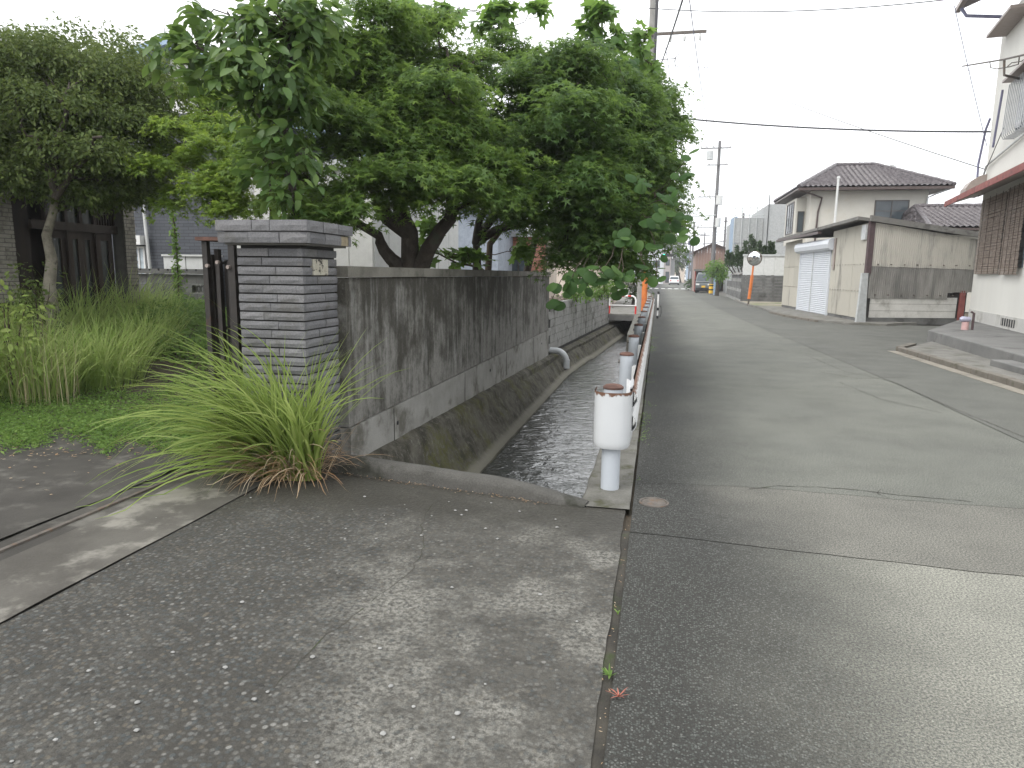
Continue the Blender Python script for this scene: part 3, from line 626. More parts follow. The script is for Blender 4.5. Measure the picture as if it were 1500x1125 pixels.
# ------------------------------------------------------------------ folded dark metal gate behind the pillar
ga = empty('folding_gate', (-3.7, 5.35, 0), 'dark bronze folding gate pushed back behind the tiled pillar', 'gate')
gx0, gx1, gy0, gy1 = -3.86, -3.40, 5.30, 5.62
b = MB(); b.box(gx0-.03, gx1, gy0-.04, gy1, 1.842, 1.872); tag(b.build('top_rail', M_RUST, ga), 'flat rusty brown top rail')
b = MB(); b.box(gx0, gx0+.05, gy0, gy0+.05, .03, 1.84); b.build('frame_post', M_GATE, ga, bevel=.004)
b = MB(); b.box(gx1-.21, gx1-.15, gy0, gy0+.05, .03, 1.84); b.build('frame_post', M_GATE, ga, bevel=.004)
for x, y in ((-3.83, 5.40), (-3.79, 5.42), (-3.765, 5.52), (-3.74, 5.36), (-3.70, 5.5), (-3.68, 5.58), (-3.655, 5.40), (-3.63, 5.56), (-3.59, 5.6), (-3.56, 5.62), (-3.52, 5.5), (-3.49, 5.58), (-3.46, 5.42), (-3.43, 5.5)):
    b = MB(); b.box(x-.018, x+.018, y-.025, y+.025, .06, 1.70+random.uniform(-.05, .08)); o = b.build('bar', M_GATE, ga)
for z in (.35, 1.05, 1.62):
    b = MB(); b.tube([(gx0+.02, gy0+.06, z), (-3.74, 5.5, z+.05), (-3.64, 5.38, z), (-3.5, 5.52, z+.04)], .012, 6); b.build('pivot_link', M_GATE, ga)
for x, z in ((-3.80, 1.63), (-3.70, 1.66), (-3.60, 1.62)):
    b = MB(); b.cyl((x, 5.30, z), (x, 5.27, z), .016, 8); b.build('rivet', M_HOOD, ga)
b = MB(); b.box(gx0, gx1-.1, gy0, gy1, .03, .07); b.build('bottom_rail', M_GATE, ga)
# ------------------------------------------------------------------ guardrail
gr = empty('guardrail', (-.29, 5.03, 0), 'white rusting roadside guardrail along the canal edge', 'guardrail')
PYS = [5.03+2.17*i for i in range(11)]
for i, y in enumerate(PYS):
    b = MB(); n = 22; b.sweep([[(-.29+r*math.cos(a), y+r*math.sin(a), z) for a in np.linspace(0, 2*math.pi, n, False)] for r, z in ((.07, -.01), (.07, .775))], True)
    p = b.build('post', M_POST, gr, smooth=True)
    b = MB(); b.sweep([[(-.29+r*math.cos(a), y+r*math.sin(a), z) for a in np.linspace(0, 2*math.pi, n, False)] for r, z in ((.0745, .768), (.076, .782), (.060, .795), (.03, .802), (.001, .804))], True); c = b.build('post_cap', M_RUST, p, smooth=True)
    if i:
        b = MB(); b.box(-.232, -.165, y-.05, y+.05, .47, .66); b.build('bracket', M_RAIL, p)
        b = MB(); b.cyl((-.375, y, .70), (-.35, y, .70), .018, 8); b.build('bolt', M_IRON, p)
prof = [(-.172, .735), (-.150, .735), (-.128, .715), (-.112, .685), (-.112, .655), (-.135, .615), (-.158, .595), (-.158, .555), (-.135, .535), (-.112, .495), (-.112, .465), (-.128, .435), (-.150, .415), (-.172, .415)]
def beam(y0, y1, dz=0):
    th = .006; ring = prof+[(x-th if 0 < k < len(prof)-1 else x, z) for k, (x, z) in list(enumerate(prof))[::-1]]
    b = MB(); b.sweep([[(x, y, z+dz) for x, z in ring] for y in np.linspace(y0, y1, 5)], True, True); return b.build('rail_beam', M_RAIL, gr, smooth=True)
for i in range(5): beam(5.16+i*4.34, 5.16+(i+1)*4.34+.06, .002*(i % 2))
# wrapped end piece: a bull-nosed plate round the first post
rings = []
for z, s in ((.752, 1.), (.74, 1.0), (.50, 1.), (.38, .995), (.345, .975), (.33, .93)):
    r = []
    for a in np.linspace(-.12, math.pi+.1, 30):
        ca, sa = math.cos(a), -math.sin(a); ex = .72
        r.append((-.29+.138*s*math.copysign(abs(ca)**ex, ca), 5.06+.15*s*math.copysign(abs(sa)**.85, sa), z))
    r = [(r[0][0]+.008, 5.34, z)]+r+[(r[-1][0], 5.20, z)]; rings.append(r)
inner = [[(-.29+(x+.29)*.965, 5.06+(y-5.06)*.965 if y < 5.1 else y, z) for x, y, z in r] for r in rings[::-1]]
b = MB(); b.sweep(rings+inner); tag(b.build('rail_end', M_RAILEND, gr, smooth=True), 'white bull-nosed end piece with rusty upper edge')
b = MB(); m = [(-.205, 5.28), (-.176, 5.24), (-.158, 5.26), (-.150, 5.34), (-.158, 5.40)]
b.sweep([[(x, y, z+.03*random.uniform(-1, 1)) for x, y in m] for z in (.62, .68, .74, .79)]); tag(b.build('tape_wrap', plain('white_tape', (.75,.76,.77), .6, bump=.3), gr), 'crumpled white tape round the rail joint')
# reflective delineator stake at the far end of the rail
ds = empty('delineator', (.02, 26.2, 0), 'thin white roadside stake with dark bands at the far end of the guardrail', 'delineator')
b = MB(); b.cyl((.02, 26.2, 0), (.02, 26.2, .95), .03, 10); b.build('stake', M_WHP, ds)
for z in (.0, .30, .90): b = MB(); b.cyl((.02, 26.2, z), (.02, 26.2, z+.1), .04, 10); b.build('band', M_BLACK, ds)
b = MB(); b.sweep([[(.08, 25.7, .5), (.13, 25.9, .42), (.14, 26.0, .2), (.1, 26.1, .05)], [(.1, 25.72, .5), (.15, 25.92, .42), (.16, 26.02, .2), (.12, 26.12, .05)]]); b.build('rail_end', M_BLACK, ds)
# ------------------------------------------------------------------ drain pipe elbow
dp = empty('drain_pipe', (-2.5, 17.0, -.3), 'curved pale grey plastic drain pipe emptying into the canal', 'drain pipe')
y = 16.9; path = [(-2.62, y, -.30), (-2.45, y, -.30)]+[(-2.45+.28*math.sin(a), y, -.30-.28*(1-math.cos(a))) for a in np.linspace(.15, math.pi/2, 8)]+[(-2.17, y, -.74)]
b = MB(); b.tube(path, .078, 18); b.build('elbow', M_PVC, dp, smooth=True)
b = MB(); b.tube([(-2.17, y, -.52), (-2.17, y, -.735)], .088, 18); b.build('socket', M_PVC, dp, smooth=True)
# ------------------------------------------------------------------ red-white barrier on the bridge
def barrier(x0, x1, y, label):
    t = empty('pipe_barrier', ((x0+x1)/2, y, .02), label, 'barrier', None); r = .035; z1 = .74
    pts = [(x0, y, .02), (x0, y, .30)], [(x0, y, .30), (x0, y, .56)]
    for (xx, sg) in ((x0, 1), (x1, -1)):
        b = MB(); b.tube([(xx, y, .02), (xx, y, .34)], r, 12); tag(b.build('leg', M_REDP, t, smooth=True))
        b = MB(); b.tube([(xx, y, .34), (xx, y, z1-.16), (xx+sg*.04, y, z1-.06), (xx+sg*.12, y, z1), (xx+sg*.2, y, z1)], r, 12); b.build('bend', M_WHP, t, smooth=True)
    xs = np.linspace(x0+.2, x1-.2, 6)
    for k in range(5): b = MB(); b.tube([(xs[k], y, z1), (xs[k+1], y, z1)], r, 12); b.build('top_rail', M_REDP if k % 2 == 0 else M_WHP, t, smooth=True)
    b = MB(); b.tube([(x0, y, .36), (x1, y, .36)], .02, 8); b.build('cross_bar', M_WHP, t)
barrier(-1.92, -.86, 28.4, 'red and white striped pipe barrier standing on the canal bridge')
for i in range(4):
    t = empty('bridge_post', (-2.25+.06*i, 29.6+i*1.1, .02), ['thin dark post at the near left edge of the bridge', 'second thin dark post along the left of the bridge', 'third thin dark post along the left of the bridge', 'farthest thin dark post along the left of the bridge'][i], 'post', 'thin posts on the bridge')
    b = MB(); p = t.location; b.cyl(p, p+Vector((0, 0, 1.05)), .025, 8); b.build('shaft', M_IRON, t); b = MB(); b.cyl(p+Vector((0, 0, 1.05)), p+Vector((0, 0, 1.1)), .035, 8); b.build('cap', M_IRON, t)
# ------------------------------------------------------------------ utility pole behind the trees, orange-sleeved mast
def upole(loc, h, r0, r1, label, arms, mat, cat='utility pole', extra=None):
    t = empty('utility_pole', loc, label, cat, None); L0 = Vector(loc)
    b = MB(); b.tube([L0, L0+Vector((0, 0, h*.5)), L0+Vector((0, 0, h))], [r0, (r0+r1)/2, r1], 14); b.build('shaft', mat, t, smooth=True)
    for (z, x0, x1, th, ins) in arms:
        b = MB(); b.obox(L0+Vector((x0, -r0-.08, z)), (x1-x0, -.0, 0), (0, .07, 0), (0, 0, th)); a = b.build('cross_arm', M_POLEF if mat is M_POLEF else M_IRON, t)
        for xi in ins:
            b = MB(); p = L0+Vector((xi, -r0-.045, z)); sg = -1 if mat is M_POLE else 1
            b.tube([p+Vector((0, 0, 0)), p+Vector((0, 0, .06*sg)), p+Vector((0, 0, .12*sg)), p+Vector((0, 0, .26*sg))], [.02, .05, .065, .05], 8); b.build('insulator', M_OFFW, a)
    return t
up = upole((-.72, 30.4, 0), 14.8, .18, .13, 'weathered concrete utility pole rising behind the trees by the canal', [(11.2, -1.0, 2.15, .11, (-.6, .75, 1.3, 1.9)), (13.6, -.9, .9, .09, (-.7, .7))], M_POLE)
L0 = up.location
b = MB(); b.tube([L0+Vector((.1, -.2, 12.4)), L0+Vector((.55, -.2, 13.0)), L0+Vector((.85, -.2, 13.02))], .03, 6); b.build('bracket', M_GALV, up)
for z in (12.7, 13.1):
    b = MB(); b.tube([L0+Vector((-.15, -.15, z)), L0+Vector((-.5, -.15, z-.1)), L0+Vector((-.75, -.15, z+.05)), L0+Vector((-.7, -.15, z+.2))], .015, 5); b.build('hook', M_CABLE, up)
ms = empty('service_mast', (-.50, 26.6, 0), 'slim dark mast with an orange protective sleeve beside the guardrail end', 'mast')
b = MB(); b.cyl((-.50, 26.6, 1.95), (-.50, 26.6, 14), .055, 10); b.build('shaft', M_CABLE, ms)
b = MB(); b.tube([(-.50, 26.6, 0), (-.50, 26.6, 2.0)], .105, 14); tag(b.build('sleeve', M_ORANGE, ms, smooth=True), 'faded orange sleeve')
b = MB(); b.tube([(-.47, 26.5, 9.2), (.25, 26.5, 9.23)], .014, 5); b.tube([(.25, 26.5, 8.95), (.2, 26.5, 9.15), (.25, 26.5, 9.3), (.36, 26.5, 9.4)], .014, 5); b.build('hook_arm', M_CABLE, ms)
# ------------------------------------------------------------------ small loose things on the paving
def rock(p, s, rnd):
    b = MB(); n = 7; rings = []
    for k, (rr, z) in enumerate(((.55, 0), (1, .3), (.9, .65), (.4, .95))): rings.append([(p[0]+s*rr*math.cos(a)*rnd.uniform(.8, 1.15), p[1]+s*rr*math.sin(a)*rnd.uniform(.7, 1.05), p[2]+s*z*.8) for a in np.linspace(0, 2*math.pi, n, False)])
    b.sweep(rings, True, True); return b
rnd = random.Random(4); gb = MB()
for i in range(60):
    if i < 40: p = onZ(rnd.uniform(-40, 900), 650+470*rnd.random()**.7)
    else: p = onZ(rnd.uniform(500, 860), rnd.uniform(725, 800))
    if not (-3.4 < p.x < -.2 and p.y < kline(p.x)-.03): continue
    k = rock((p.x, p.y, .004), rnd.uniform(.005, .013), rnd); gb.add(k.v, k.f)
tag(gb.build('loose_gravel', M_WSTONE), 'scattered pale pebbles lying on the driveway', 'gravel', kind='stuff')
lb = MB()
for i in range(170):       # dead leaf litter along the foot of the kerb and in the joint
    if i < 130: x = rnd.uniform(-2.4, -.7); y = kline(x)-.02-abs(rnd.gauss(0, .03))
    else: x = -.125+rnd.gauss(0, .01); y = rnd.uniform(1.6, 4.4)
    a = rnd.uniform(0, 6.3); l = rnd.uniform(.01, .04)*(1 if i < 130 else .45); w_ = rnd.uniform(.001, .003); u = Vector((math.cos(a), math.sin(a), rnd.uniform(-.1, .3)))*l; v = Vector((-math.sin(a), math.cos(a), 0))*w_
    p = Vector((x, y, .012)); lb.add([p-v, p+u*.5-v*1.5, p+u, p+u*.5+v*1.5], [(0, 1, 2, 3)])
tag(lb.build('leaf_litter', M_DRY), 'dry straw and leaf litter caught along the kerb and joint', 'leaf litter', kind='stuff')
# ================================================================== PLANTS
def unit(v): return v/np.maximum(1e-9, np.linalg.norm(v, axis=-1, keepdims=True))
def T_palm(lobes=5, spread=2.35, notch=.38, tipw=1., droop=.18):
    V = [(0, 0, 0)]; F = []; an = np.linspace(-spread, spread, lobes); step = an[1]-an[0]; L = [1-.30*abs(a/spread)**1.3 for a in an]
    tips = []; no = []
    for i in range(lobes+1): a = an[0]-step/2+i*step; no.append((math.sin(a)*notch*.8, math.cos(a)*notch*.8, -.02))
    for i, a in enumerate(an): tips.append((math.sin(a)*L[i], math.cos(a)*L[i], -droop*L[i]))
    V += no+tips
    for i in range(lobes): F.append((0, 1+i, 2+lobes+i, 2+i))
    return np.array(V), np.array(F)
def T_oval(wd=.36, fold=.12, droop=.2):
    rows = [(0, .02), (.22, .75), (.5, 1.), (.78, .7), (1., .02)]; V = []; F = []
    for t, k in rows:
        z = -droop*t*t; V += [(-wd*k*.5*1.0, t, z+fold*k*.5), (0, t, z), (wd*k*.5, t, z+fold*k*.5)]
    for i in range(4):
        for c in (0, 1): a = i*3+c; F.append((a, a+1, a+4, a+3))
    return np.array(V), np.array(F)
def T_small(wd=.42):
    V = [(0, 0, 0), (-wd/2, .5, .08), (0, .5, 0), (wd/2, .5, .08), (0, 1, -.1)]; return np.array(V), np.array([(0, 2, 4, 1), (0, 3, 4, 2)])
def T_round():
    V = []; F = []
    for j, (r, z) in enumerate(((.0, 0.), (.3, -.015), (.5, -.07))):
        for k in range(12):
            a = 2*math.pi*k/12; rr = r*(1.0-.22*math.exp(-((a-math.pi*1.5)/.5)**2))*(1+.05*math.sin(3*a)); V.append((rr*math.cos(a)*1.02, .5+rr*math.sin(a), z+.05*abs(rr*math.cos(a))))
    for j in range(2):
        for k in range(12): F.append((j*12+k, j*12+(k+1) % 12, (j+1)*12+(k+1) % 12, (j+1)*12+k))
    return np.array(V), np.array(F)
TPL = dict(maple=T_palm(5, 2.2, .32), fig=T_palm(5, 2.0, .62, droop=.1), oval=T_oval(.46), long=T_oval(.30), small=T_small(), round=T_round())
def cloud(tpl, P, N, A, S):
    V, F = TPL[tpl]; z = unit(N); y = unit(A-z*np.sum(A*z, -1, keepdims=True)); x = np.cross(y, z)
    Q = (V[None, :, 0, None]*x[:, None]+V[None, :, 1, None]*y[:, None]+V[None, :, 2, None]*z[:, None])*S[:, None, None]+P[:, None]
    n = len(V); return Q.reshape(-1, 3), (F[None]+np.arange(len(P))[:, None, None]*n).reshape(-1, F.shape[1])
def dirs(n, upbias=.25):
    d = unit(rng.normal(size=(n, 3))); d[:, 2] += upbias; return unit(d)
def sprays(pads, tpl, per_spray, dens, leaf, rs=.22, up=1., out=.5, flat=.35, shell=(.5, 1.05), droop=.5, thick=.03):
    Ps, Ns, As, Ss = [], [], [], []
    for (c, rx, rz) in pads:
        c = np.array(c); n = int(dens*(rx*rx+2*rx*rz)); d = dirs(n); rad = np.array([rx, rx, rz])*rng.uniform(shell[0], shell[1], (n, 1))
        sp = c+d*rad; outw = d.copy(); outw[:, 2] *= .3; outw = unit(outw+rng.normal(size=(n, 3))*.25)
        sn = unit(np.array([0, 0, up])+out*d+rng.normal(size=(n, 3))*.22); k = per_spray
        a = unit(outw-sn*np.sum(outw*sn, -1, keepdims=True)); bt = np.cross(sn, a)
        q = rng.uniform(-1, 1, (n, k, 2)); q[..., 1] *= .62*(1.1-.5*np.clip(q[..., 0], -1, 1))*.8
        off = a[:, None]*q[..., :1]*rs+bt[:, None]*q[..., 1:]*rs; dist = np.linalg.norm(off, axis=-1, keepdims=True)
        p = sp[:, None]+off+sn[:, None]*rng.normal(size=(n, k, 1))*thick; p[..., 2] -= (droop*dist**2/rs)[..., 0]
        nn = sn[:, None]+rng.normal(size=(n, k, 3))*flat; aa = a[:, None]*.8+off/rs*.9+rng.normal(size=(n, k, 3))*.3
        Ps.append(p.reshape(-1, 3)); Ns.append(nn.reshape(-1, 3)); As.append(aa.reshape(-1, 3)); Ss.append(leaf*rng.uniform(.45, 1.2, n*k))
    return [np.concatenate(q) for q in (Ps, Ns, As, Ss)]
def pad(x, y, Y, rx, ry):
    c = onY(x, y, Y); k = (c-Vector((0, 0, CAMH))).length/1030.; return (tuple(c), rx*k, ry*k)
def curve_pts(a, b, lift=.2, n=6, wob=.06):
    a, b = Vector(a), Vector(b); m = a.lerp(b, .5)+Vector((0, 0, lift)); out = []
    for i in range(n+1):
        t = i/n; p = a*(1-t)**2+m*2*t*(1-t)+b*t*t
        if 0 < i < n: p = p+Vector((random.uniform(-1, 1), random.uniform(-1, 1), random.uniform(-1, 1)))*wob
        out.append(p)
    return out
def tree(name, label, cat, trunk, r0, limbs, pads, tpl, mat, bark, leafargs, group=None, r_limb=.05, big=None, layers=False):
    """trunk: list of points; limbs: list of (point list); every pad gets a branch from the nearest limb point"""
    base = Vector(trunk[0]); t = empty(name, base, label, cat, group); bark2 = M_BARK if bark is M_BARKP else bark
    if layers:      # break every pad into flat overlapping tiers
        q_ = []
        for (c, rx, rz) in pads:
            nl = 3 if rz > .28 else 2
            for k in range(nl):
                h_ = ((k+.5)/nl*2-1)*.8; sh_ = .62; q_.append(((c[0]+random.uniform(-sh_, sh_)*rx, c[1]+random.uniform(-sh_, sh_)*rx, c[2]+h_*rz+random.uniform(-.1, .1)*rz), rx*random.uniform(.4, .85), max(.06, rz*random.uniform(.18, .38))))
        pads = q_
    b = MB(); n = len(trunk); rad = [r0*(1-.55*i/(n-1)) for i in range(n)]; rad[0] *= 1.25; b.tube(trunk, rad, 12); b.build('trunk', bark, t, smooth=True)
    nodes = [(Vector(p), rad[i]*.7) for i, p in enumerate(trunk) if i > n*.4]
    for lp in limbs:
        lr = [max(.012, r_limb*(1-.7*i/(len(lp)-1))) for i in range(len(lp))]; b = MB(); b.tube(lp, lr, 8); b.build('limb', bark2, t, smooth=True)
        nodes += [(Vector(p), lr[i]*.7) for i, p in enumerate(lp) if i > 0]
    tw = MB()
    for (c, rx, rz) in pads:
        c = Vector(c); q, qr = min(nodes, key=lambda k: (k[0]-c).length+max(0, (k[0].z-c.z))*.8)
        P = curve_pts(q, c, .12*(c-q).length); tw.tube(P, [max(.006, min(qr, .03)*(1-.75*i/6)) for i in range(7)], 6)
        for k in range(5):
            d = dirs(1)[0]; e = c+Vector((d[0]*rx, d[1]*rx, d[2]*rz))*.85; tw.tube(curve_pts(P[4].lerp(c, random.random()), e, .03, 3, .03), [.009, .006, .004, .002], 4)
    tw.build('branches', bark2, t)['kind'] = 'stuff'
    P, N, A, S = sprays(pads, tpl, **leafargs)
    if big:   # the largest-looking leaves as single parts
        d = np.linalg.norm(P-np.array([0, 0, CAMH]), axis=1); idx = np.argsort(d+rng.uniform(0, .8, len(d)))[:big]; keep = np.ones(len(P), bool); keep[idx] = False
        V, F = TPL[tpl]; me = [np_mesh('leaf', V*np.array([1, 1, k]), F, mat, False) for k in (.6, 1., 1.5)]
        for j, i in enumerate(idx):
            o = link('leaf', me[j % 3], t); z = Vector(N[i]).normalized(); y = Vector(A[i]); y = (y-z*y.dot(z)).normalized(); x = y.cross(z)
            m = Matrix((x, y, z)).transposed().to_4x4(); o.rotation_euler = m.to_euler(); o.location = Vector(P[i])-base; o.scale = (S[i],)*3
        P, N, A, S = P[keep], N[keep], A[keep], S[keep]
    V, F = cloud(tpl, P, N, A, S); o = link('crown', np_mesh('crown', V-np.array(base), F, mat), t); o['kind'] = 'stuff'
    return t
MAP = dict(per_spray=22, dens=180, leaf=.078, rs=.25, shell=(.4, 1.3))
def gl(x, y): return Vector((x, y, float(yz(x, y))-.03))
# --- M1 left maple: forked trunk close behind the wall
t0 = gl(-3.35, 8.9); f0 = Vector((-3.3, 8.9, 1.55))
pads = [pad(*q) for q in [(540,45,8.6,70,45),(460,105,8.6,75,50),(610,50,9.2,60,40),(570,125,8.3,80,45),(490,185,8.,85,45),(425,235,7.8,60,40),(560,215,7.9,85,45),(640,160,8.4,75,50),(500,275,7.5,75,32),(450,290,7.3,50,25),(570,270,7.7,75,32),(520,305,7.0,50,16),(470,312,6.9,42,14),(640,245,8.0,75,42),(690,205,8.4,70,50),(655,270,7.9,50,18),(705,270,8.2,60,30),(590,90,9.6,80,60),(520,150,9.6,90,60),(650,110,9.5,80,50),(610,200,9.6,110,60),(690,90,9.8,40,24)]]
tree('maple_tree', 'green maple tree with a forked trunk leaning over the garden wall', 'tree', [t0, t0.lerp(f0, .5)+Vector((.03, 0, 0)), f0, f0+Vector((.02, .05, .15))], .2,
     [curve_pts(f0+Vector((.05, 0, -.1)), onY(660, 320, 8.8), .1)+curve_pts(onY(660, 320, 8.8), onY(690, 200, 8.9), .2)[1:]+[onY(660, 110, 9.2)],
      curve_pts(f0+Vector((-.05, 0, -.1)), onY(555, 345, 8.7), .05)+[onY(520, 325, 8.4), onY(470, 290, 8.)],
      [f0, onY(600, 340, 8.8), onY(585, 305, 8.7), onY(590, 260, 8.7), onY(560, 180, 8.8), onY(540, 90, 9)],
      [onY(600, 340, 8.8), onY(568, 320, 8.6), onY(540, 260, 8.4), onY(480, 190, 8.3)]], pads, 'maple', M_MAPLE, M_BARK, MAP, 'maples over the garden wall', .13, layers=True)
# --- M2 darker maple farther along the wall
t0 = gl(-3.15, 11.6); f0 = Vector((-3.1, 11.6, 2.1))
pads = [pad(*q) for q in [(750,75,10.6,45,28),(700,125,10.2,65,50),(775,125,10.,75,50),(845,120,10.4,70,45),(905,160,10.6,60,45),(720,195,9.6,80,50),(800,195,9.6,85,50),(880,220,10.,80,50),(940,210,10.6,50,45),(740,265,9.3,85,40),(820,275,9.3,85,40),(900,285,9.8,75,45),(950,270,10.6,45,45),(770,312,9.3,62,22),(850,335,9.3,70,32),(915,340,9.8,65,36),(835,372,9.4,34,14),(880,375,9.4,52,20),(700,290,9.9,40,18),(915,385,10.2,36,16),(800,130,11.8,90,60),(860,200,12,120,80),(760,235,12,105,65),(890,300,12,95,60)]]
tree('maple_tree', 'dark green dense maple tree overhanging the canal', 'tree', [t0, t0.lerp(f0, .5)+Vector((.06, .0, 0)), f0], .14,
     [curve_pts(f0, onY(790, 260, 11.2), .2)+[onY(820, 180, 11.), onY(800, 90, 11)], curve_pts(f0, onY(860, 300, 10.8), .2)+[onY(910, 260, 10.8)], curve_pts(f0, onY(720, 260, 10.8), .1)+[onY(710, 160, 10.6)]],
     pads, 'maple', M_MAPLE2, M_BARK, dict(per_spray=22, dens=140, leaf=.086, rs=.28, shell=(.4, 1.3)), 'maples over the garden wall', .08, layers=True)
# --- pale yellow-green maple behind the pillar
t0 = gl(-5.6, 9.2)
pads = [pad(*q) for q in [(255,200,8.6,42,22),(300,225,8.5,50,26),(245,230,8.3,38,20),(290,270,8.2,48,24),(340,250,8.6,50,30),(360,290,8.4,48,22),(270,290,8.4,30,18),(340,195,9.3,55,30),(300,160,9.8,55,35),(370,160,9.8,60,45),(330,300,8.3,45,14)]]
tree('maple_tree', 'yellow-green maple with low drooping sprays behind the tiled pillar', 'tree', [t0, t0+Vector((.05, -.1, .9)), onY(400, 300, 9.0), onY(390, 230, 9.)], .07,
     [curve_pts(onY(400, 270, 9.), onY(300, 215, 8.7), .2), curve_pts(onY(395, 250, 9.), onY(320, 270, 8.5), .1)], pads, 'maple', M_MAPLEY, M_TWIG, dict(per_spray=22, dens=230, leaf=.062, rs=.2), 'maples over the garden wall', .035, layers=True)
# --- broad-leaved tree right behind the pillar
t0 = gl(-3.72, 6.7)
pads = [pad(*q) for q in [(415,30,6.6,60,40),(350,45,6.5,45,30),(285,70,6.5,38,22),(245,55,6.5,22,12),(330,95,6.4,50,25),(395,100,6.4,55,40),(450,60,6.8,40,40),(370,140,6.5,40,25),(430,150,6.6,45,30),(410,195,6.5,38,25),(400,240,6.4,30,24),(440,230,6.5,28,24),(395,285,6.4,24,18),(430,290,6.4,32,18),(300,20,6.6,24,14),(460,15,6.9,45,25),(260,90,6.6,20,12)]]
tree('broadleaf_tree', 'young tree with large pointed glossy leaves right behind the tiled pillar', 'tree', [t0, t0+Vector((.02, 0, 1.2)), onY(432, 300, 6.7), onY(420, 220, 6.7), onY(425, 120, 6.7), onY(420, 20, 6.7), onY(415, -60, 6.8)], .05,
     [curve_pts(onY(424, 130, 6.7), onY(300, 75, 6.5), .1), curve_pts(onY(422, 60, 6.7), onY(340, 30, 6.5), .1), curve_pts(onY(424, 200, 6.7), onY(380, 170, 6.5), .05)],
     pads, 'oval', M_BIGLEAF, M_BARK, dict(per_spray=7, dens=95, leaf=.17, rs=.17, flat=.45, up=.6, droop=.9, shell=(.25, 1.1)), None, .022, big=280)
# --- evergreen with pale trunk by the house entrance
tb = gl(*onY(75, 430, 7.9).xy)
pads = [pad(*q) for q in [(60,95,8.2,70,28),(130,115,8.3,58,28),(20,130,7.8,62,34),(190,130,8.7,46,26),(95,165,7.9,70,28),(180,180,8.4,55,26),(20,205,7.7,55,30),(120,225,7.8,60,24),(165,230,7.9,42,22),(230,190,9.,38,36),(50,258,7.8,60,22),(190,270,8.4,46,18),(120,283,8.1,50,15),(5,75,8.6,40,18),(235,250,9.,28,26),(140,120,9.2,110,50),(60,200,9.,100,60),(-30,240,7.9,45,35),(165,285,8.6,45,14)]]
tree('evergreen_tree', 'dense dark evergreen tree with pale mottled trunk at the house entrance', 'tree', [tb, onY(72, 420, 7.9), onY(76, 380, 7.92), onY(68, 345, 7.9), onY(78, 310, 7.9), onY(82, 260, 7.9)], .09,
     [curve_pts(onY(80, 290, 7.6), onY(150, 200, 7.5), .2), curve_pts(onY(80, 280, 7.6), onY(30, 180, 7.3), .2), curve_pts(onY(82, 260, 7.6), onY(100, 130, 7.6), .2)],
     pads, 'small', M_EVER, M_BARKP, dict(per_spray=16, dens=360, leaf=.078, rs=.14, flat=.65, up=.7, out=.8, droop=.25, thick=.04, shell=(.35, 1.15)), None, .05)
# --- small-leaved tree at the right end of the maples
t0 = gl(-2.95, 14.2)
pads = [pad(*q) for q in [(965,190,12.2,38,24),(985,180,12.2,20,14),(950,150,12.6,36,36),(930,110,12.8,30,26),(960,240,12.2,32,40),(940,310,12.2,38,34),(915,250,12.8,50,60),(955,340,11.9,20,24),(900,130,13,40,40)]]
tree('laurel_tree', 'small-leaved dark tree at the road end of the maples', 'tree', [t0, t0+Vector((.5, -.3, 1.8)), onY(900, 300, 13), onY(930, 200, 12.8)], .08, [curve_pts(onY(900, 300, 13), onY(950, 200, 12.3), .2)],
     pads, 'small', M_MAPLE2, M_BARK, dict(per_spray=16, dens=420, leaf=.085, rs=.14, flat=.6, up=.7, out=.8, droop=.3, thick=.05), None, .04)
# --- fig tree: lobed leaves on upright shoots, some low down behind the wall
t0 = gl(-3.3, 13.)
pads = [pad(*q) for q in [(885,15,11.3,26,18),(870,45,11.3,28,18),(905,60,11.3,16,20),(735,15,11.6,30,14),(715,35,11.6,22,12),(790,12,11.6,22,10),(945,50,11.8,14,12),(935,70,11.8,18,12),(952,100,11.8,14,14),(930,130,11.8,20,14),(630,335,11,22,24),(622,365,11,24,18),(690,372,11,22,16),(600,15,11.8,30,14),(655,15,11.8,26,14),(668,375,11,14,12),(765,365,12,20,18)]]
tree('fig_tree', 'fig tree with pale lobed leaves on shoots above the maples', 'tree', [t0, t0+Vector((.1, 0, 1.6)), onY(800, 250, 12.2), onY(850, 120, 11.7), onY(880, 20, 11.5)], .07,
     [curve_pts(onY(800, 250, 12.2), onY(730, 30, 11.8), .3), curve_pts(onY(850, 120, 11.7), onY(945, 60, 11.8), .2), curve_pts(t0+Vector((.1, 0, 1.)), onY(625, 370, 11), .1), curve_pts(onY(880, 20, 11.5), onY(890, -20, 11.4), 0)],
     pads, 'fig', M_FIG, M_TWIG, dict(per_spray=3, dens=95, leaf=.17, rs=.16, flat=.4, up=.8, droop=.5, shell=(.1, 1.05)), None, .03, big=90)
# --- vine with round leaves hanging over the canal
vb = gl(-2.95, 11.2); vt = empty('round_leaf_vine', vb, 'climbing vine with big round leaves hanging over the canal from the dark maple', 'vine')
clusters = [(905,398,9.2,24,9,12),(885,392,9.2,16,8,6),(905,415,9.2,9,8,4),(948,393,9.6,12,9,5),(962,404,9.6,7,6,3),(985,340,9.9,16,6,5),(990,318,10.,14,9,5),(985,283,10.,12,10,6),(1000,256,10.2,7,9,4),(945,265,9.6,20,10,7),(905,345,9.3,14,9,5),(920,350,9.4,16,8,4),(955,318,9.7,16,14,7),(975,300,9.8,18,16,7),(808,440,9.6,8,5,3),(835,412,9.4,18,10,8),(860,415,9.3,12,6,4),(1000,332,10.1,6,5,2),(960,360,9.7,12,8,4),(850,400,9.6,30,10,10),(925,78,11.,10,4,0),(1012,404-180,10.4,4,3,2),(870,62,11.2,30,14,10),(905,90,11.2,28,12,9)]
b = MB()
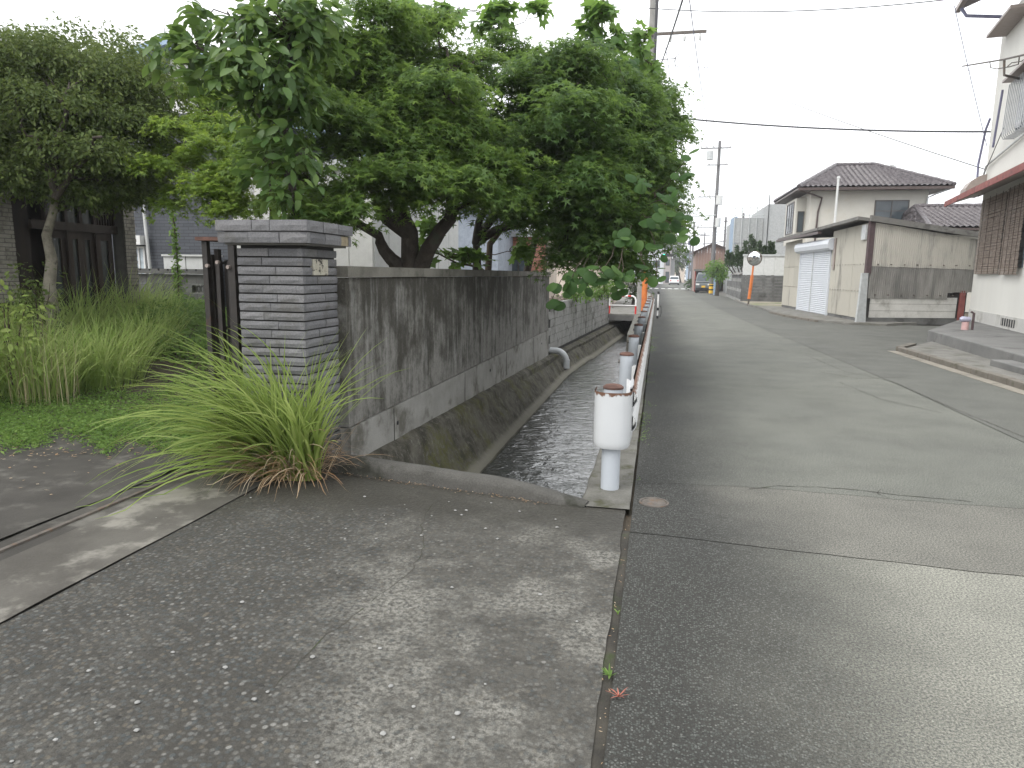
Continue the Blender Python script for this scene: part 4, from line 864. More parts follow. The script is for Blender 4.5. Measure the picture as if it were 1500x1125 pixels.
for k in (0, 1, 2): b.tube(curve_pts(onY((850, 900, 800)[k], (250, 220, 280)[k], 11.), onY((905, 960, 840)[k], (330, 290, 350)[k], 10.2), .2, 8, .1), .012, 5)
for c in clusters:
    if c[5]: b.tube(curve_pts(onY(930-(30 if c[0] < 880 else 0), 330 if c[1] > 150 else 200, 10.4), onY(c[0], c[1], c[2]-1.1), .15, 6, .05), .006, 4)
b.build('stem', M_TWIG, vt); V, F = TPL['round']; rmesh = [np_mesh('leaf', V*np.array([q, 1, 1.2]), F, M_ROUND, True) for q in (.9, 1., 1.12)]
rr = random.Random(3)
for (x, y, Y, sx, sy, n) in clusters:
    for i in range(n):
        Y -= 1.15 if y > 200 else .3; p = onY(x+rr.gauss(0, sx*.6), y+rr.gauss(0, sy*.6), Y+rr.uniform(-.2, .2)); Y += 1.15 if y > 200 else .3; o = link('leaf', rmesh[rr.randrange(3)], vt)
        z = Vector((rr.gauss(.1, .5), rr.gauss(-.75, .4), rr.gauss(.65, .4))).normalized(); yv = Vector((rr.gauss(0, .6), rr.gauss(-.2, .3), -1)); yv = (yv-z*yv.dot(z)).normalized(); xv = yv.cross(z)
        o.rotation_euler = Matrix((xv, yv, z)).transposed().to_euler(); o.location = p-vb; o.scale = (rr.uniform(.105, .165),)*3
# ------------------------------------------------------------------ grasses
def blade(p, az, th0, bend, L, wd, n=7, twist=0.):
    P = Vector(p); out = []; t = th0; h = Vector((math.cos(az), math.sin(az), 0)); sd = Vector((-math.sin(az), math.cos(az), 0)); q = P.copy()
    for i in range(n+1):
        k = i/n; w_ = wd*min(1, .55+1.6*k)*max(.02, (1-k)**.7); s2 = (sd*math.cos(twist*k)+Vector((0, 0, 1))*math.sin(twist*k)).normalized(); out.append((q-s2*w_/2, q+s2*w_/2))
        t = th0+bend*(k+.5/n)**1.4; q = q+(h*math.sin(t)+Vector((0, 0, math.cos(t))))*(L/n)
        if q.z < .012: q.z = .012
    V = [v for pr in out for v in pr]; F = [(2*i, 2*i+1, 2*i+3, 2*i+2) for i in range(n)]; return V, F
def az_left(r): return math.pi+r.gauss(-.05, .75)
r = random.Random(11)
gc0 = Vector((-2.62, 4.72, .0)); gcl = empty('grass_clump', gc0, 'big arching green grass clump with dry brown base in front of the tiled pillar', 'grass')
extra = MB(); nfull = 0
def base_pt():
    a = r.uniform(0, 6.28); k = r.random()**.6; return Vector((-2.66+.2*k*math.cos(a)-.22*r.random()**1.5, 4.66+.09*k*math.sin(a), .012))
for i in range(820):
    az = math.pi+r.gauss(0, .7) if r.random() < .62 else r.uniform(0, 6.28)
    left = math.cos(az) < -.2; L = r.uniform(.75, 1.6) if left else r.uniform(.55, 1.3)
    V, F = blade(base_pt(), az, (r.uniform(.03, .7) if r.random() < .78 else r.uniform(.7, 1.15)) if left else r.uniform(.03, .45), r.uniform(.8, 1.9) if left else r.uniform(.2, 1.3), L, r.uniform(.017, .030), 10, r.uniform(-1.4, 1.4))
    if nfull < 280: m = MB().add(V, F); m.build('blade', M_GRASS, gcl); nfull += 1
    else: extra.add(V, F)
extra.build('inner_blades', M_GRASS, gcl)['kind'] = 'stuff'
dry = MB(); nd = 0
for i in range(620):
    az = r.uniform(0, 6.28) if r.random() < .6 else math.pi+r.gauss(0, .7); L = r.uniform(.18, .75); V, F = blade(base_pt(), az, r.uniform(.2, 1.1), r.uniform(.9, 2.4), L, r.uniform(.007, .015), 7, r.uniform(-1.5, 1.5)); dry.add(V, F)
for i in range(22):
    V, F = blade(base_pt()+Vector((.1, .05, 0)), r.uniform(-.6, .9), r.uniform(.3, .6), r.uniform(.0, .7), r.uniform(.4, .62), .017, 7); dry.add(V, F)
tag(dry.build('dry_blades', M_DRY, gcl), 'dead brown blades at the base', kind='stuff')
for i in range(14):     # long blades lying forward over the paving
    V, F = blade(base_pt()+Vector((-.1, -.05, 0)), math.pi*1.25+r.gauss(0, .35), r.uniform(.6, 1.1), r.uniform(.7, 1.3), r.uniform(.5, .85), .014, 9); MB().add(V, F).build('blade', M_GRASS, gcl)
# yard grass: tussocks
def tussock(c, n, h, spread, wd, mat, name, label, th=(.02, .55), bend=(.4, 1.9)):
    b = MB()
    for i in range(n):
        a = r.uniform(0, 6.28); k = spread*r.random()**.6; p = Vector((c[0]+k*math.cos(a), c[1]+k*math.sin(a), 0)); p.z = float(yz(p.x, p.y)) if p.y > 5.4 else .01
        V, F = blade(p, a+r.gauss(0, .5), r.uniform(*th), r.uniform(*bend), h*r.uniform(.55, 1.1), wd*r.uniform(.7, 1.3), 6); b.add(V, F)
    o = b.build(name, mat, None, loc=(c[0], c[1], 0)); return tag(o, label, 'grass', 'yard grass tussocks', 'stuff')
GT = [((60,585),1.15,.45,900,'tall pale grass tussock at the left edge of the yard'),((150,570),1.05,.5,1000,'tall grass tussock in the middle of the yard'),((215,545),.95,.45,800,'grass tussock nearest the gate gap'),((20,560),1.25,.5,900,'grass mass behind the dry plumes at the left edge'),((120,540),1.2,.6,900,'grass growing before the dark entrance doors'),((200,520),1.1,.55,800,'grass growing before the brick door pillar'),((-40,590),1.2,.5,600,'grass just outside the left edge'),((250,520),.7,.4,300,'shorter grass beside the gate gap')]
for (q, h, s_, n, lab) in GT:
    p = onZ(q[0], q[1], .05); tussock((p.x, p.y), int(n*.75), h, s_, .017, M_GRASSY, 'tall_grass', lab)
pb = MB()
for i in range(260):
    x = r.choice([r.gauss(32, 12), r.gauss(50, 10), r.gauss(78, 12), r.uniform(10, 120)]); p = onZ(x, r.uniform(565, 600), .05); V, F = blade(p, r.uniform(0, 6.28), r.uniform(0, .18), r.uniform(0, .35), r.uniform(.55, 1.1), r.uniform(.004, .010), 5); pb.add(V, F)
tag(pb.build('dry_grass', M_PLUME), 'straw-coloured dry grass plumes at the left edge of the yard', 'grass', kind='stuff')
# ground cover: low leafy creeping weeds
def inside_cover(x, y):
    d = math.hypot(x, y); return True
P = []
for i in range(30000):
    x, y = r.uniform(-40, 345), r.uniform(425, 662)
    edge = 640+12*math.sin(x*.05)+6*math.sin(x*.13)-(18 if x < 60 else 0)*0
    if x > 190: edge = min(662, 640+(x-190)*.25)
    if x > 320 and y < 560: continue
    bare = 520 < y < 580 and 150 < x-(y-560)*-2.2 < 270
    if y > edge+r.gauss(0, 5)+(14 if r.random() < .06 else 0) or (bare and r.random() < .9): continue
    w_ = 1 if y > 560 else .35
    if r.random() > w_: continue
    p = onZ(x, y, .05)
    if p.length > 13 or p.y < 4.6: continue
    zb = float(yz(p.x, p.y)) if p.y > 5.4 else .0; P.append((p.x, p.y, zb+.005+r.random()**1.5*(.09 if y > 560 else .16)))
P = np.array(P); n = len(P); P = np.repeat(P, 3, 0)+rng.normal(size=(n*3, 3))*np.array([.035, .035, .02]); P[:, 2] = np.maximum(P[:, 2], .016)
V, F = cloud('small', P, np.array([0, 0, 1.])+rng.normal(size=P.shape)*.5, rng.normal(size=P.shape), rng.uniform(.022, .055, len(P)))
tag(link('ground_cover', np_mesh('ground_cover', V, F, M_COVER)), 'low creeping green weeds spreading over the yard edge', 'weeds', kind='stuff')
# taller weeds filling the back of the yard, kudzu-like leaves
P = []
for i in range(5200):
    x = r.uniform(195, 330); Y = r.uniform(8.5, 12.6); g_ = onY(x, 430, Y); zb = float(yz(g_.x, g_.y)); P.append((g_.x, g_.y, zb+r.random()**1.3*(.42 if x < 300 else .25)))
P = np.array(P); V, F = cloud('oval', P, np.array([.2, -.4, 1.])+rng.normal(size=P.shape)*.45, rng.normal(size=P.shape), rng.uniform(.05, .11, len(P)))
tag(link('yard_weeds', np_mesh('yard_weeds', V, F, M_COVER)), 'waist-high green weeds at the back of the yard below the dark wall', 'weeds', kind='stuff')
def bush(name, label, c, rx, rz, n, leaf, mat, tpl='oval', stems=5, kind=None):
    c = Vector(c); t = empty(name, c, label, 'bush'); b = MB()
    for i in range(stems): a = r.uniform(0, 6.28); b.tube(curve_pts(c, c+Vector((math.cos(a)*rx*.5, math.sin(a)*rx*.5, rz*1.5)), .1, 4, .02), [.012, .01, .008, .006, .003], 5)
    b.build('stem', M_TWIG, t); P, N, A, S = sprays([(tuple(c+Vector((0, 0, rz))), rx, rz)], tpl, per_spray=6, dens=n, leaf=leaf, rs=leaf*1.2, flat=.5, up=.8, shell=(.3, 1.05))
    V, F = cloud(tpl, P, N, A, S); link('crown', np_mesh('crown', V-np.array(c), F, mat), t)['kind'] = 'stuff'
p = onY(5, 440, 6.2); bush('leafy_shrub', 'bright green leafy shrub at the left edge of the picture', (p.x, p.y, .3), .40, .58, 150, .09, M_GRASS)
p = onY(48, 410, 7.2); bush('leafy_shrub', 'dark shrub beside the pale trunk at the entrance', (p.x, p.y, .5), .35, .6, 150, .07, M_EVER)
for (x, y, Y, rx, rz, lab) in ((880, 418, 22.5, .75, .38, 'light green bush on the bed behind the pale block wall'), (845, 425, 20., .5, .25, 'small bush on the bed under the vine')):
    p = onY(x, y, Y); bush('leafy_shrub', lab, (p.x, p.y, .8), rx, rz, 190, .10, M_FIG)
# vine up the string against the grey house
p0 = onY(262, 440, 11.9); p1 = onY(252, 300, 11.9); cv = empty('climbing_vine', p0, 'thin leafy vine climbing straight up before the slate grey house', 'vine')
b = MB(); b.tube([p0, p0.lerp(p1, .5)+Vector((.03, 0, 0)), p1], .014, 6); b.build('stem', M_TWIG, cv)
n = 420; t_ = rng.random(n)**1.2; P = np.array([p0.lerp(p1, float(k)) for k in t_])+rng.normal(size=(n, 3))*(.035+.10*np.maximum(0, .35-t_)[:, None]); V, F = cloud('oval', P, rng.normal(size=(n, 3))+np.array([.3, -.6, .6]), rng.normal(size=(n, 3)), rng.uniform(.05, .1, n))
link('leaves', np_mesh('leaves', V-np.array(p0), F, M_COVER), cv)['kind'] = 'stuff'
# small weeds in the joint
def sprig(name, label, c, n, L, mat, wd):
    t = empty(name, c, label, 'weed'); b = MB()
    for i in range(n): V, F = blade(Vector(c), r.uniform(0, 6.28), r.uniform(.5, 1.2), r.uniform(.2, .8), L*r.uniform(.6, 1.1), wd, 4); MB().add(V, F).build('leaf', mat, t)
q = onZ(893, 992); sprig('weed', 'tiny green weed growing in the joint beside the road', (q.x, q.y, .0), 12, .05, M_COVER, .014)
q = onZ(905, 900); sprig('weed', 'very small weed farther up the joint', (q.x, q.y, .0), 6, .03, M_COVER, .009)
q = onZ(906, 1022); sprig('dead_sprig', 'reddish-brown dead sprig lying on the asphalt by the joint', (q.x, q.y, .005), 14, .06, plain('red_dry_leaf', (.38,.13,.09), .8), .007)
# moss and tiny weeds along the guardrail edge of the road
n = 900; P = np.stack([-.11+np.abs(rng.normal(size=n))*.05, 5.3+rng.random(n)**1.3*14, np.full(n, .012)], 1); P = P[fbm(P[:, 1]*1.7, P[:, 0]*2, 5) > .5]; P = np.repeat(P, 3, 0)+rng.normal(size=(len(P)*3, 3))*np.array([.02, .02, .004]); P[:, 2] = np.maximum(P[:, 2], .006)
V, F = cloud('small', P, np.array([0, 0, 1.])+rng.normal(size=P.shape)*.4, rng.normal(size=P.shape), rng.uniform(.008, .022, len(P)))
tag(link('moss', np_mesh('moss', V, F, M_COVER)), 'patchy moss and tiny weeds along the asphalt edge under the guardrail', 'moss', kind='stuff')
lb = MB()
for i in range(420):       # fallen leaves and straw at the edge of the creeping weeds
    q_ = onZ(r.uniform(-30, 330), 648+r.gauss(0, 16)+(r.random() < .15)*r.uniform(0, 60))
    if not (-8 < q_.x < -2.95 and 2.5 < q_.y < 5.7): continue
    a = r.uniform(0, 6.3); l = r.uniform(.012, .05); w2 = r.uniform(.003, .012); u = Vector((math.cos(a), math.sin(a), r.uniform(-.05, .3)))*l; v = Vector((-math.sin(a), math.cos(a), 0))*w2; p = Vector((q_.x, q_.y, .03))
    lb.add([p-v*.3, p+u*.5-v, p+u, p+u*.5+v], [(0, 1, 2, 3)])
tag(lb.build('leaf_litter', M_DRY), 'fallen brown leaves along the edge of the creeping weeds', 'leaf litter', kind='stuff')
# ================================================================== BUILDINGS, LEFT
def window(par, fr, u0, u1, w0, w1, v=.0, frame=M_FRAME, glass=M_WINDOW, mull=1, ft=.05, name='window'):
    b = MB(); b.fbox(fr, u0, u1, v-.06, v+.012, w0, w1); o = b.build(name, glass, par)
    b = MB(); d = .04
    b.fbox(fr, u0-ft, u0, v-.05, v+d, w0-ft, w1+ft); b.fbox(fr, u1, u1+ft, v-.05, v+d, w0-ft, w1+ft); b.fbox(fr, u0, u1, v-.05, v+d, w1, w1+ft); b.fbox(fr, u0, u1, v-.05, v+d, w0-ft, w0)
    for k in range(mull): uu = u0+(u1-u0)*(k+1)/(mull+1); b.fbox(fr, uu-ft*.4, uu+ft*.4, v, v+d*.8, w0, w1)
    b.build('frame', frame, o); return o
# ---- house entrance with sliding doors (facade parallel to the road)
EX = -9.0
def ey(x, y=400): return onX(x, y, EX).y
ya, yb, yc, yd = ey(-30), ey(27), ey(183), ey(199)
fr = Fr((EX, ya-6, 0), (EX, yd, 0)); 
eh = empty('entrance_house', (EX-1, (ya+yd)/2, 0), 'pale brick house entrance with dark wooden sliding doors', 'house')
U = lambda yy: yy-(ya-6)
def brickwall(par, fr, u0, u1, w0, w1, v, bw_=.215, bh=.06, jt=.012, mat=M_BRICKP):
    b = MB(); b.fbox(fr, u0, u1, v-.25, v-.012, w0, w1); b.build('wall', plain('brick_mortar', (.13,.125,.115), .95), par); k = 0; row = 0; ms = {}
    w_ = w0
    while w_ < w1-.01:
        u = u0-(bw_/2 if row % 2 else 0)
        while u < u1:
            a, c = max(u, u0), min(u+bw_-jt, u1)
            if c-a > .03:
                key = round(c-a, 2)
                if key not in ms: ms[key] = MB().box(0, key, 0, .03, 0, bh-jt).mesh('brick', mat)
                o = link('brick', ms[key], par); p = fr.p(a, v+random.uniform(-.002, .003), w_); ang = math.atan2(fr.u.y, fr.u.x); o.location = p-wl(par); o.rotation_euler = (0, 0, ang)
            u += bw_
        w_ += bh; row += 1
bm0 = MB(); bm0.fbox(fr, 0, U(ya)-.002, -.25, -.01, .3, 5.5); bm0.build('side_wall', M_BRICKP, eh)
brickwall(eh, fr, U(ya), U(yb), 1.1, 3.0, 0.)
brickwall(eh, fr, U(yc), U(yd), 1.0, 3.0, .06, .12, .062)
b = MB(); b.fbox(fr, 0, U(yd)+.1, -3, .12, 3.0, 3.18); b.build('eave', M_WOOD, eh)
b = MB(); b.fbox(fr, U(yb), U(yc), -.6, -.5, .3, 3.0); b.build('inner_wall', M_WOOD, eh)
y1_ = ey(58); n = 9
for i in range(n):
    u = U(yb)+(U(y1_)-U(yb))*i/n; b = MB(); b.fbox(fr, u+.01, u+.06, -.2, -.14, .4, 2.95); b.build('slat', M_WOOD, eh)
ysd = [ey(k) for k in (84, 112, 133, 153, 176)]
b = MB(); b.fbox(fr, U(ey(60)), U(yc)-.002, -.22, -.08, 2.17, 2.30); b.build('transom_bar', M_WOOD, eh)
b = MB(); b.fbox(fr, U(ey(60)), U(yc)-.002, -.22, -.08, 2.72, 2.85); b.build('head_bar', M_WOOD, eh)
for i in range(4):
    u0, u1 = U(ysd[i]), U(ysd[i+1]); d = MB(); v0 = -.2+.04*(i % 2)
    d.fbox(fr, u0, u0+.09, v0, v0+.05, .3, 2.17); d.fbox(fr, u1-.09, u1, v0, v0+.05, .3, 2.17); d.fbox(fr, u0+.09, u1-.09, v0, v0+.05, 2.05, 2.17); d.fbox(fr, u0+.09, u1-.09, v0, v0+.05, .3, .75)
    do = d.build('door', M_WOOD, eh); b = MB(); b.fbox(fr, u0+.09, u1-.09, v0+.01, v0+.025, .75, 2.05); b.build('pane', M_DGLASS, do)
    b = MB(); b.fbox(fr, u0+.03, u1-.03, -.16, -.145, 2.30, 2.72); tp = b.build('transom_pane', M_DGLASS, eh)
    b = MB(); b.fbox(fr, u0-.03, u0+.03, -.17, -.10, 2.30, 2.72); b.build('mullion', M_WOOD, eh)
for i in range(7):
    u = U(ey(157))+(U(yc)-U(ey(157)))*i/7; b = MB(); b.fbox(fr, u+.01, u+.035, -.14, -.11, 2.30, 2.72); b.build('slat', M_WOOD, eh)
# ---- slate grey neighbour house behind
gh = empty('grey_house', (-11, 14.2, 0), 'slate grey brick-clad house behind the yard', 'house')
fr = Fr((-16.5, 13.6, 0), (-8.55, 13.6, 0)); hz = onY(250, 88, 13.6).z
b = MB(); b.fbox(fr, 0, fr.len, -5, 0, -.1, 5.0); b.build('wall', M_GREYH, gh)
ul = onY(228, 110, 13.6).x+16.5; up_ = onY(285, 45, 13.6)
b = MB(); b.prism([fr.p(-.6, .35, 4.3), fr.p(-.6, .35, 4.5), fr.p(ul+.55, .35, onY(243, 92, 13.6).z+.45), fr.p(fr.len+.5, .35, 4.9), fr.p(fr.len+.5, .35, 4.7), fr.p(ul+.55, .35, onY(243, 92, 13.6).z+.25)], (0, 5.4, 0)); b.build('roof', M_BLUE, gh)
b = MB(); b.prism([fr.p(ul-.2, 0.001, 4.9), fr.p(fr.len, 0.001, 4.9), fr.p(ul+.5, 0.001, hz+.2)], (0, 1, 0)); b.build('gable', M_WHITE, gh)
u0, u1 = onY(192, 380, 13.6).x+16.5, onY(213, 380, 13.6).x+16.5
window(gh, fr, u0, u1, 1.2, 2.05, .02, M_WHITE, plain('curtained_glass', (.38,.44,.48), .2, var=.2, scale=9), 2, .04)
b = MB(); b.fbox(fr, u0-.15, u1+.08, .0, .22, 2.12, 2.32); b.build('shutter_box', M_WHITE, gh)
a = onY(209, 300, 13.5); c = onY(221, 400, 13.5); b = MB(); b.tube([(a.x, 13.5, 4.5), (a.x+.02, 13.5, 2.9), (c.x, 13.5, 1.2)], .035, 8); b.build('downpipe', M_OFFW, gh)
# pale storage cabinet and dark low wall in front of it
x0, x1, x2 = onY(242, 385, 12.9).x, onY(274, 385, 12.9).x, onY(303, 385, 12.9).x
sc_ = empty('storage_cabinet', ((x0+x2)/2, 13., .7), 'pale grey storage cabinet behind the dark low wall', 'cabinet')
b = MB(); b.box(x0, x1-.004, 12.85, 13.4, .6, 1.86); b.build('door', M_OFFW, sc_, bevel=.01); b = MB(); b.box(x1+.004, x2, 12.86, 13.4, .6, 1.86); b.build('door', M_OFFW, sc_, bevel=.01); b = MB(); b.box(x0-.02, x2+.02, 12.82, 13.42, 1.862, 1.90); b.build('top', M_OFFW, sc_)
lw = empty('low_wall', (-10, 12.5, .5), 'dark low block wall with pierced ornamental blocks at the back of the yard', 'wall')
xa, xb = onY(190, 400, 12.5).x, onY(312, 400, 12.5).x; fr = Fr((xa, 12.5, 0), (xb, 12.5, 0)); ux = [onY(k, 420, 12.5).x-xa for k in (281, 297)]
nb = 5; bl = fr.len/nb
for r_i in range(5):
    for i in range(nb):
        uu0, uu1, ww = i*bl+.004, (i+1)*bl-.004, .5+r_i*.2
        if r_i == 3:
            if uu0 < ux[1] and uu1 > ux[0]: 
                b = MB()
                if ux[0]-uu0 > .02: b.fbox(fr, uu0, ux[0], -.12, 0, ww, ww+.192)
                if uu1-ux[1] > .02: b.fbox(fr, ux[1], uu1, -.12, 0, ww, ww+.192)
                if b.v: b.build('block', M_BLOCKD, lw)
                continue
        b = MB(); b.fbox(fr, uu0, uu1, -.12, random.uniform(-.004, .004), ww, ww+.192); b.build('block', M_BLOCKD, lw)
b = MB(); ww = 1.1; uu = np.linspace(ux[0], ux[1], 4)
for k in range(3):
    for s_ in (0, 1): a0 = fr.p(uu[k], -.1, ww+.192*s_); a1 = fr.p(uu[k+1], -.1, ww+.192*(1-s_)); b.tube([a0, a1], .016, 5)
b.fbox(fr, ux[0], ux[1], -.12, 0, ww, ww+.02); b.fbox(fr, ux[0], ux[1], -.12, 0, ww+.172, ww+.192); b.build('pierced_block', M_BLOCK, lw)
b = MB(); b.fbox(fr, -.05, fr.len+.05, -.18, .06, 1.502, 1.56); b.build('coping', M_BLOCKD, lw)
for k in range(9):
    b = MB(); b.fbox(fr, .1+k*fr.len/9, .1+(k+.8)*fr.len/9, -.12, .04, 1.5605, 1.60); b.build('coping_tile', M_BLOCKD, lw)
# ---- white sided building and blue-grey one behind the maples
ws = empty('white_building', (-7, 14, 0), 'white panel-clad building glimpsed behind the maple trunk', 'building')
cx = onY(547, 350, 12.6).x; fa = Fr((cx-3.0, 12.6, 0), (cx, 12.6, 0)); fb = Fr((cx, 12.6, 0), (cx+.55, 16.5, 0)); zt = 3.55
b = MB(); b.prism([fa.p(0, 0, 0), fa.p(fa.len, 0, 0), fb.p(fb.len, 0, 0), fb.p(fb.len, 0, 0)+Vector((-3, 0, 0))], (0, 0, zt)); b.build('wall', M_WHITE, ws)
for k in range(6): b = MB(); b.fbox(fa, k*.5+.01, k*.5+.485, .0, .02, .3, zt-.1); b.build('panel', M_WHITE, ws)
for k in range(7): b = MB(); b.fbox(fb, k*.56+.01, k*.56+.545, .0, .02, .3, zt-.1); b.build('panel', M_OFFW, ws)  # same white cladding; this face's shade is put into a greyer panel colour
b = MB(); b.prism([fa.p(-.1, .12, zt), fa.p(fa.len, .12, zt), fb.p(0, .15, zt), fb.p(fb.len, .15, zt), fb.p(fb.len, .15, zt)+Vector((-3.5, 0, 0))], (0, 0, .14)); b.build('roof_edge', M_GALV, ws)
def block_building(name, label, x0, x1, y0, y1, h, mat, roof=None, rh=.2, wins=(), cat='building', gable=None, ov=.3):
    t = empty(name, ((x0+x1)/2, (y0+y1)/2, 0), label, cat); b = MB(); b.box(x0, x1, y0, y1, -.05, h); b.build('wall', mat, t)
    if gable:
        xm = (x0+x1)/2; b = MB(); b.prism([(x0-ov, y0-ov, h-.1), (x0-ov, y0-ov, h+.05), (xm, y0-ov, h+gable), (x1+ov, y0-ov, h+.05), (x1+ov, y0-ov, h-.1), (xm, y0-ov, h+gable-.18)], (0, y1-y0+2*ov, 0)); b.build('roof', roof, t)
        b = MB(); b.prism([(x0, y0, h), (x1, y0, h), (xm, y0, h+gable-.2)], (0, y1-y0, 0)); b.build('gable', mat, t)
    else: b = MB(); b.box(x0-ov, x1+ov, y0-ov, y1+ov, h, h+rh); b.build('roof', roof or mat, t)
    f = Fr((x0, y0, 0), (x1, y0, 0))
    for (u0, u1, w0, w1) in wins: window(t, f, u0, u1, w0, w1, .0, M_FRAME, M_WINDOW, 1, .06)
    return t
p0, p1 = onY(655, 380, 19), onY(760, 380, 19); block_building('blue_grey_shed', 'blue-grey building behind the maple trunks', p0.x-1, p1.x-.6, 19, 23, 3.2, plain('blue_grey_wall', (.30,.34,.40), .7), M_GALV, cat='shed', gable=.5)
p0, p1 = onY(722, 380, 21), onY(800, 380, 21)
bs = empty('brick_store', (-5, 21.5, 0), 'red-brown brick outbuilding seen between the maple stems', 'outbuilding'); fr = Fr((p0.x, 21, 0), (p1.x, 21, 0)); brickwall(bs, fr, 0, fr.len, .9, 2.7, 0, .30, .1, .012, weathered('red_brick', (.32,.13,.09), (.48,.25,.18), 6, .9, .3)); window(bs, fr, .55, 1.1, 1.6, 2.1, .05)
b = MB(); b.fbox(fr, -.2, fr.len+.2, -2.5, .3, 2.7, 2.85); b.build('roof', M_GALV, bs); b = MB(); b.fbox(fr, 0, fr.len, -2.3, -.26, 0, 2.7); b.build('body', M_PINK, bs)
pb0, pb1 = onY(790, 400, 31.8), onY(897, 400, 31.8)
pk = block_building('pink_house', 'plain pinkish rendered house wall behind the bridge', pb0.x-3, pb1.x-.3, 33.5, 41, 3.0, M_PINK, M_RTILE, cat='house', gable=.7)
# garden tree beyond the bridge (trimmed pads) 
def padtree(label, x, base, Y, pads_px, mat, cat='tree', leaf=.14, name='garden_tree', dens=90, tpl='small'):
    b0 = onY(x, base, Y); b0.z = 0.; pd = [pad(q[0], q[1], Y+q[4] if len(q) > 4 else Y, q[2], q[3]) for q in pads_px]; top = Vector(pd[0][0])
    return tree(name, label, cat, [b0, b0.lerp(top, .5)+Vector((.1, 0, 0)), top], .02*Y/8, [], pd, tpl, mat, M_BARK, dict(per_spray=12, dens=dens, leaf=leaf, rs=leaf*1.6, flat=.6, up=.7, out=.8, droop=.2, thick=leaf*.4), None, .04)
padtree('small trimmed garden tree beyond the bridge', 928, 440, 37, [(928,405,11,7),(922,422,9,6),(934,425,9,6),(928,436,12,5)], M_FARLEAF, leaf=.16, dens=60)
# ================================================================== RIGHT: tin shed
SC, SD, SE = Vector((6.98, 25.85, 0)), Vector((6.2, 37, 0)), Vector((10.75, 27.0, 0))
sh = empty('tin_shed', SC, 'old cream corrugated-sheet shed with white roller shutter at the corner', 'shed')
f1 = Fr(SD, SC); f2 = Fr(SC, SE)
if f1.n.x > 0: f1.n = -f1.n
if f2.n.y > 0: f2.n = -f2.n
ZC, ZD, ZE = 3.60, 3.42, 3.08
b = MB(); b.prism([SC+Vector((.06, .08, .05)), SD+Vector((.1, -.1, .05)), SD+Vector((4.2, -.1, .05)), SE+Vector((-.08, .1, .05))], (0, 0, 2.9)); b.build('inner_wall', plain('shed_core', (.05,.045,.04), .95), sh)
def corr(fr, u0, u1, w0, w1, w0b=None, w1b=None, amp=.018, wave=.075, v=.03, mat=M_CORR, name='sheet', par=sh, raggd=0):
    n = max(6, int((u1-u0)/wave*6)); b = MB(); rings = []
    for i in range(n+1):
        t = i/n; u = u0+(u1-u0)*t; d = v+amp*math.sin(2*math.pi*(u/wave)); lo = w0+((w0b if w0b is not None else w0)-w0)*t+raggd*(2*fbm(u*7, 2., 3)-1); hi = w1+((w1b if w1b is not None else w1)-w1)*t
        rings.append([fr.p(u, d, lo), fr.p(u, d, hi), fr.p(u, d-.012, hi), fr.p(u, d-.012, lo)])
    b.sweep(rings, True, True); return b.build(name, mat, par)
# street face: flat boards either side of the shutter
L1 = f1.len; us0 = (SD-Vector((5.95, 30.17, 0))).length; us1 = (SD-Vector((6.82, 27.35, 0))).length
def su(x, y=465):
    d = _ray(x, y); A2 = np.array([[f1.u.x, -d[0]], [f1.u.y, -d[1]]]); return float(np.linalg.solve(A2, np.array([-SD.x, -SD.y]))[0])
us0 = su(1168); us1 = su(1212)
for (ua, ub, lab) in ((0, us0-.03, 0), (us1+.03, L1, 1)):
    nn = max(1, int((ub-ua)/.95)); st = (ub-ua)/nn
    for i in range(nn):
        a0, a1 = ua+i*st, ua+(i+1)*st-.012
        zt0 = ZD+(ZC-ZD)*a0/L1-.15; zt1 = ZD+(ZC-ZD)*a1/L1-.15
        corr(f1, a0, a1, .2, 1.12, amp=.006, wave=.13, v=.03, mat=M_SHEDP, name='board', raggd=.01); corr(f1, a0, a1, 1.10, 2.05, amp=.006, wave=.13, v=.036, mat=M_SHEDP, name='board'); corr(f1, a0, a1, 2.03, zt0, None, zt1, amp=.006, wave=.13, v=.042, mat=M_SHEDP, name='board')
        for wz in (1.14, 2.07):
            for k in range(4): uu = a0+(k+.5)*st/4; b = MB(); b.cyl(f1.p(uu, .03, wz), f1.p(uu, .06, wz), .016, 6); b.build('bolt', M_IRON, sh)
b = MB(); b.fbox(f1, 0, us0-.03, -.02, .015, -.02, .2); b.build('plinth', M_BLOCKD, sh); b = MB(); b.fbox(f1, us1+.03, L1, -.02, .015, -.02, .2); b.build('plinth', M_BLOCKD, sh)
# roller shutter: slats
sho = MB().fbox(f1, us0, us0+.06, .0, .10, .08, 2.72); s_o = sho.build('shutter', M_SHUT, sh)
b = MB(); b.fbox(f1, us1-.06, us1, .0, .10, .08, 2.72); b.build('guide_rail', M_SHUT, s_o); um = (us0+us1)/2-.15; b = MB(); b.fbox(f1, um-.03, um+.03, .0, .09, .08, 2.72); b.build('guide_rail', M_GALV, s_o)
ns = 33; hs_ = 2.6/ns
for (a0, a1) in ((us0+.06, um-.03), (um+.03, us1-.06)):
    L_ = a1-a0; m = MB(); m.sweep([[(x, 0, 0), (x, -.02, hs_*.35), (x, -.02, hs_*.7), (x, .0, hs_*.97), (x, .02, hs_*.97), (x, .02, 0)] for x in (0, L_)], True, True); me = m.mesh('slat', M_SHUT); ang = math.atan2(f1.u.y, f1.u.x)
    for k in range(ns):
        o = link('slat', me, s_o); o.location = f1.p(a0, .045, .09+k*hs_)-wl(s_o); o.rotation_euler = (0, 0, ang)
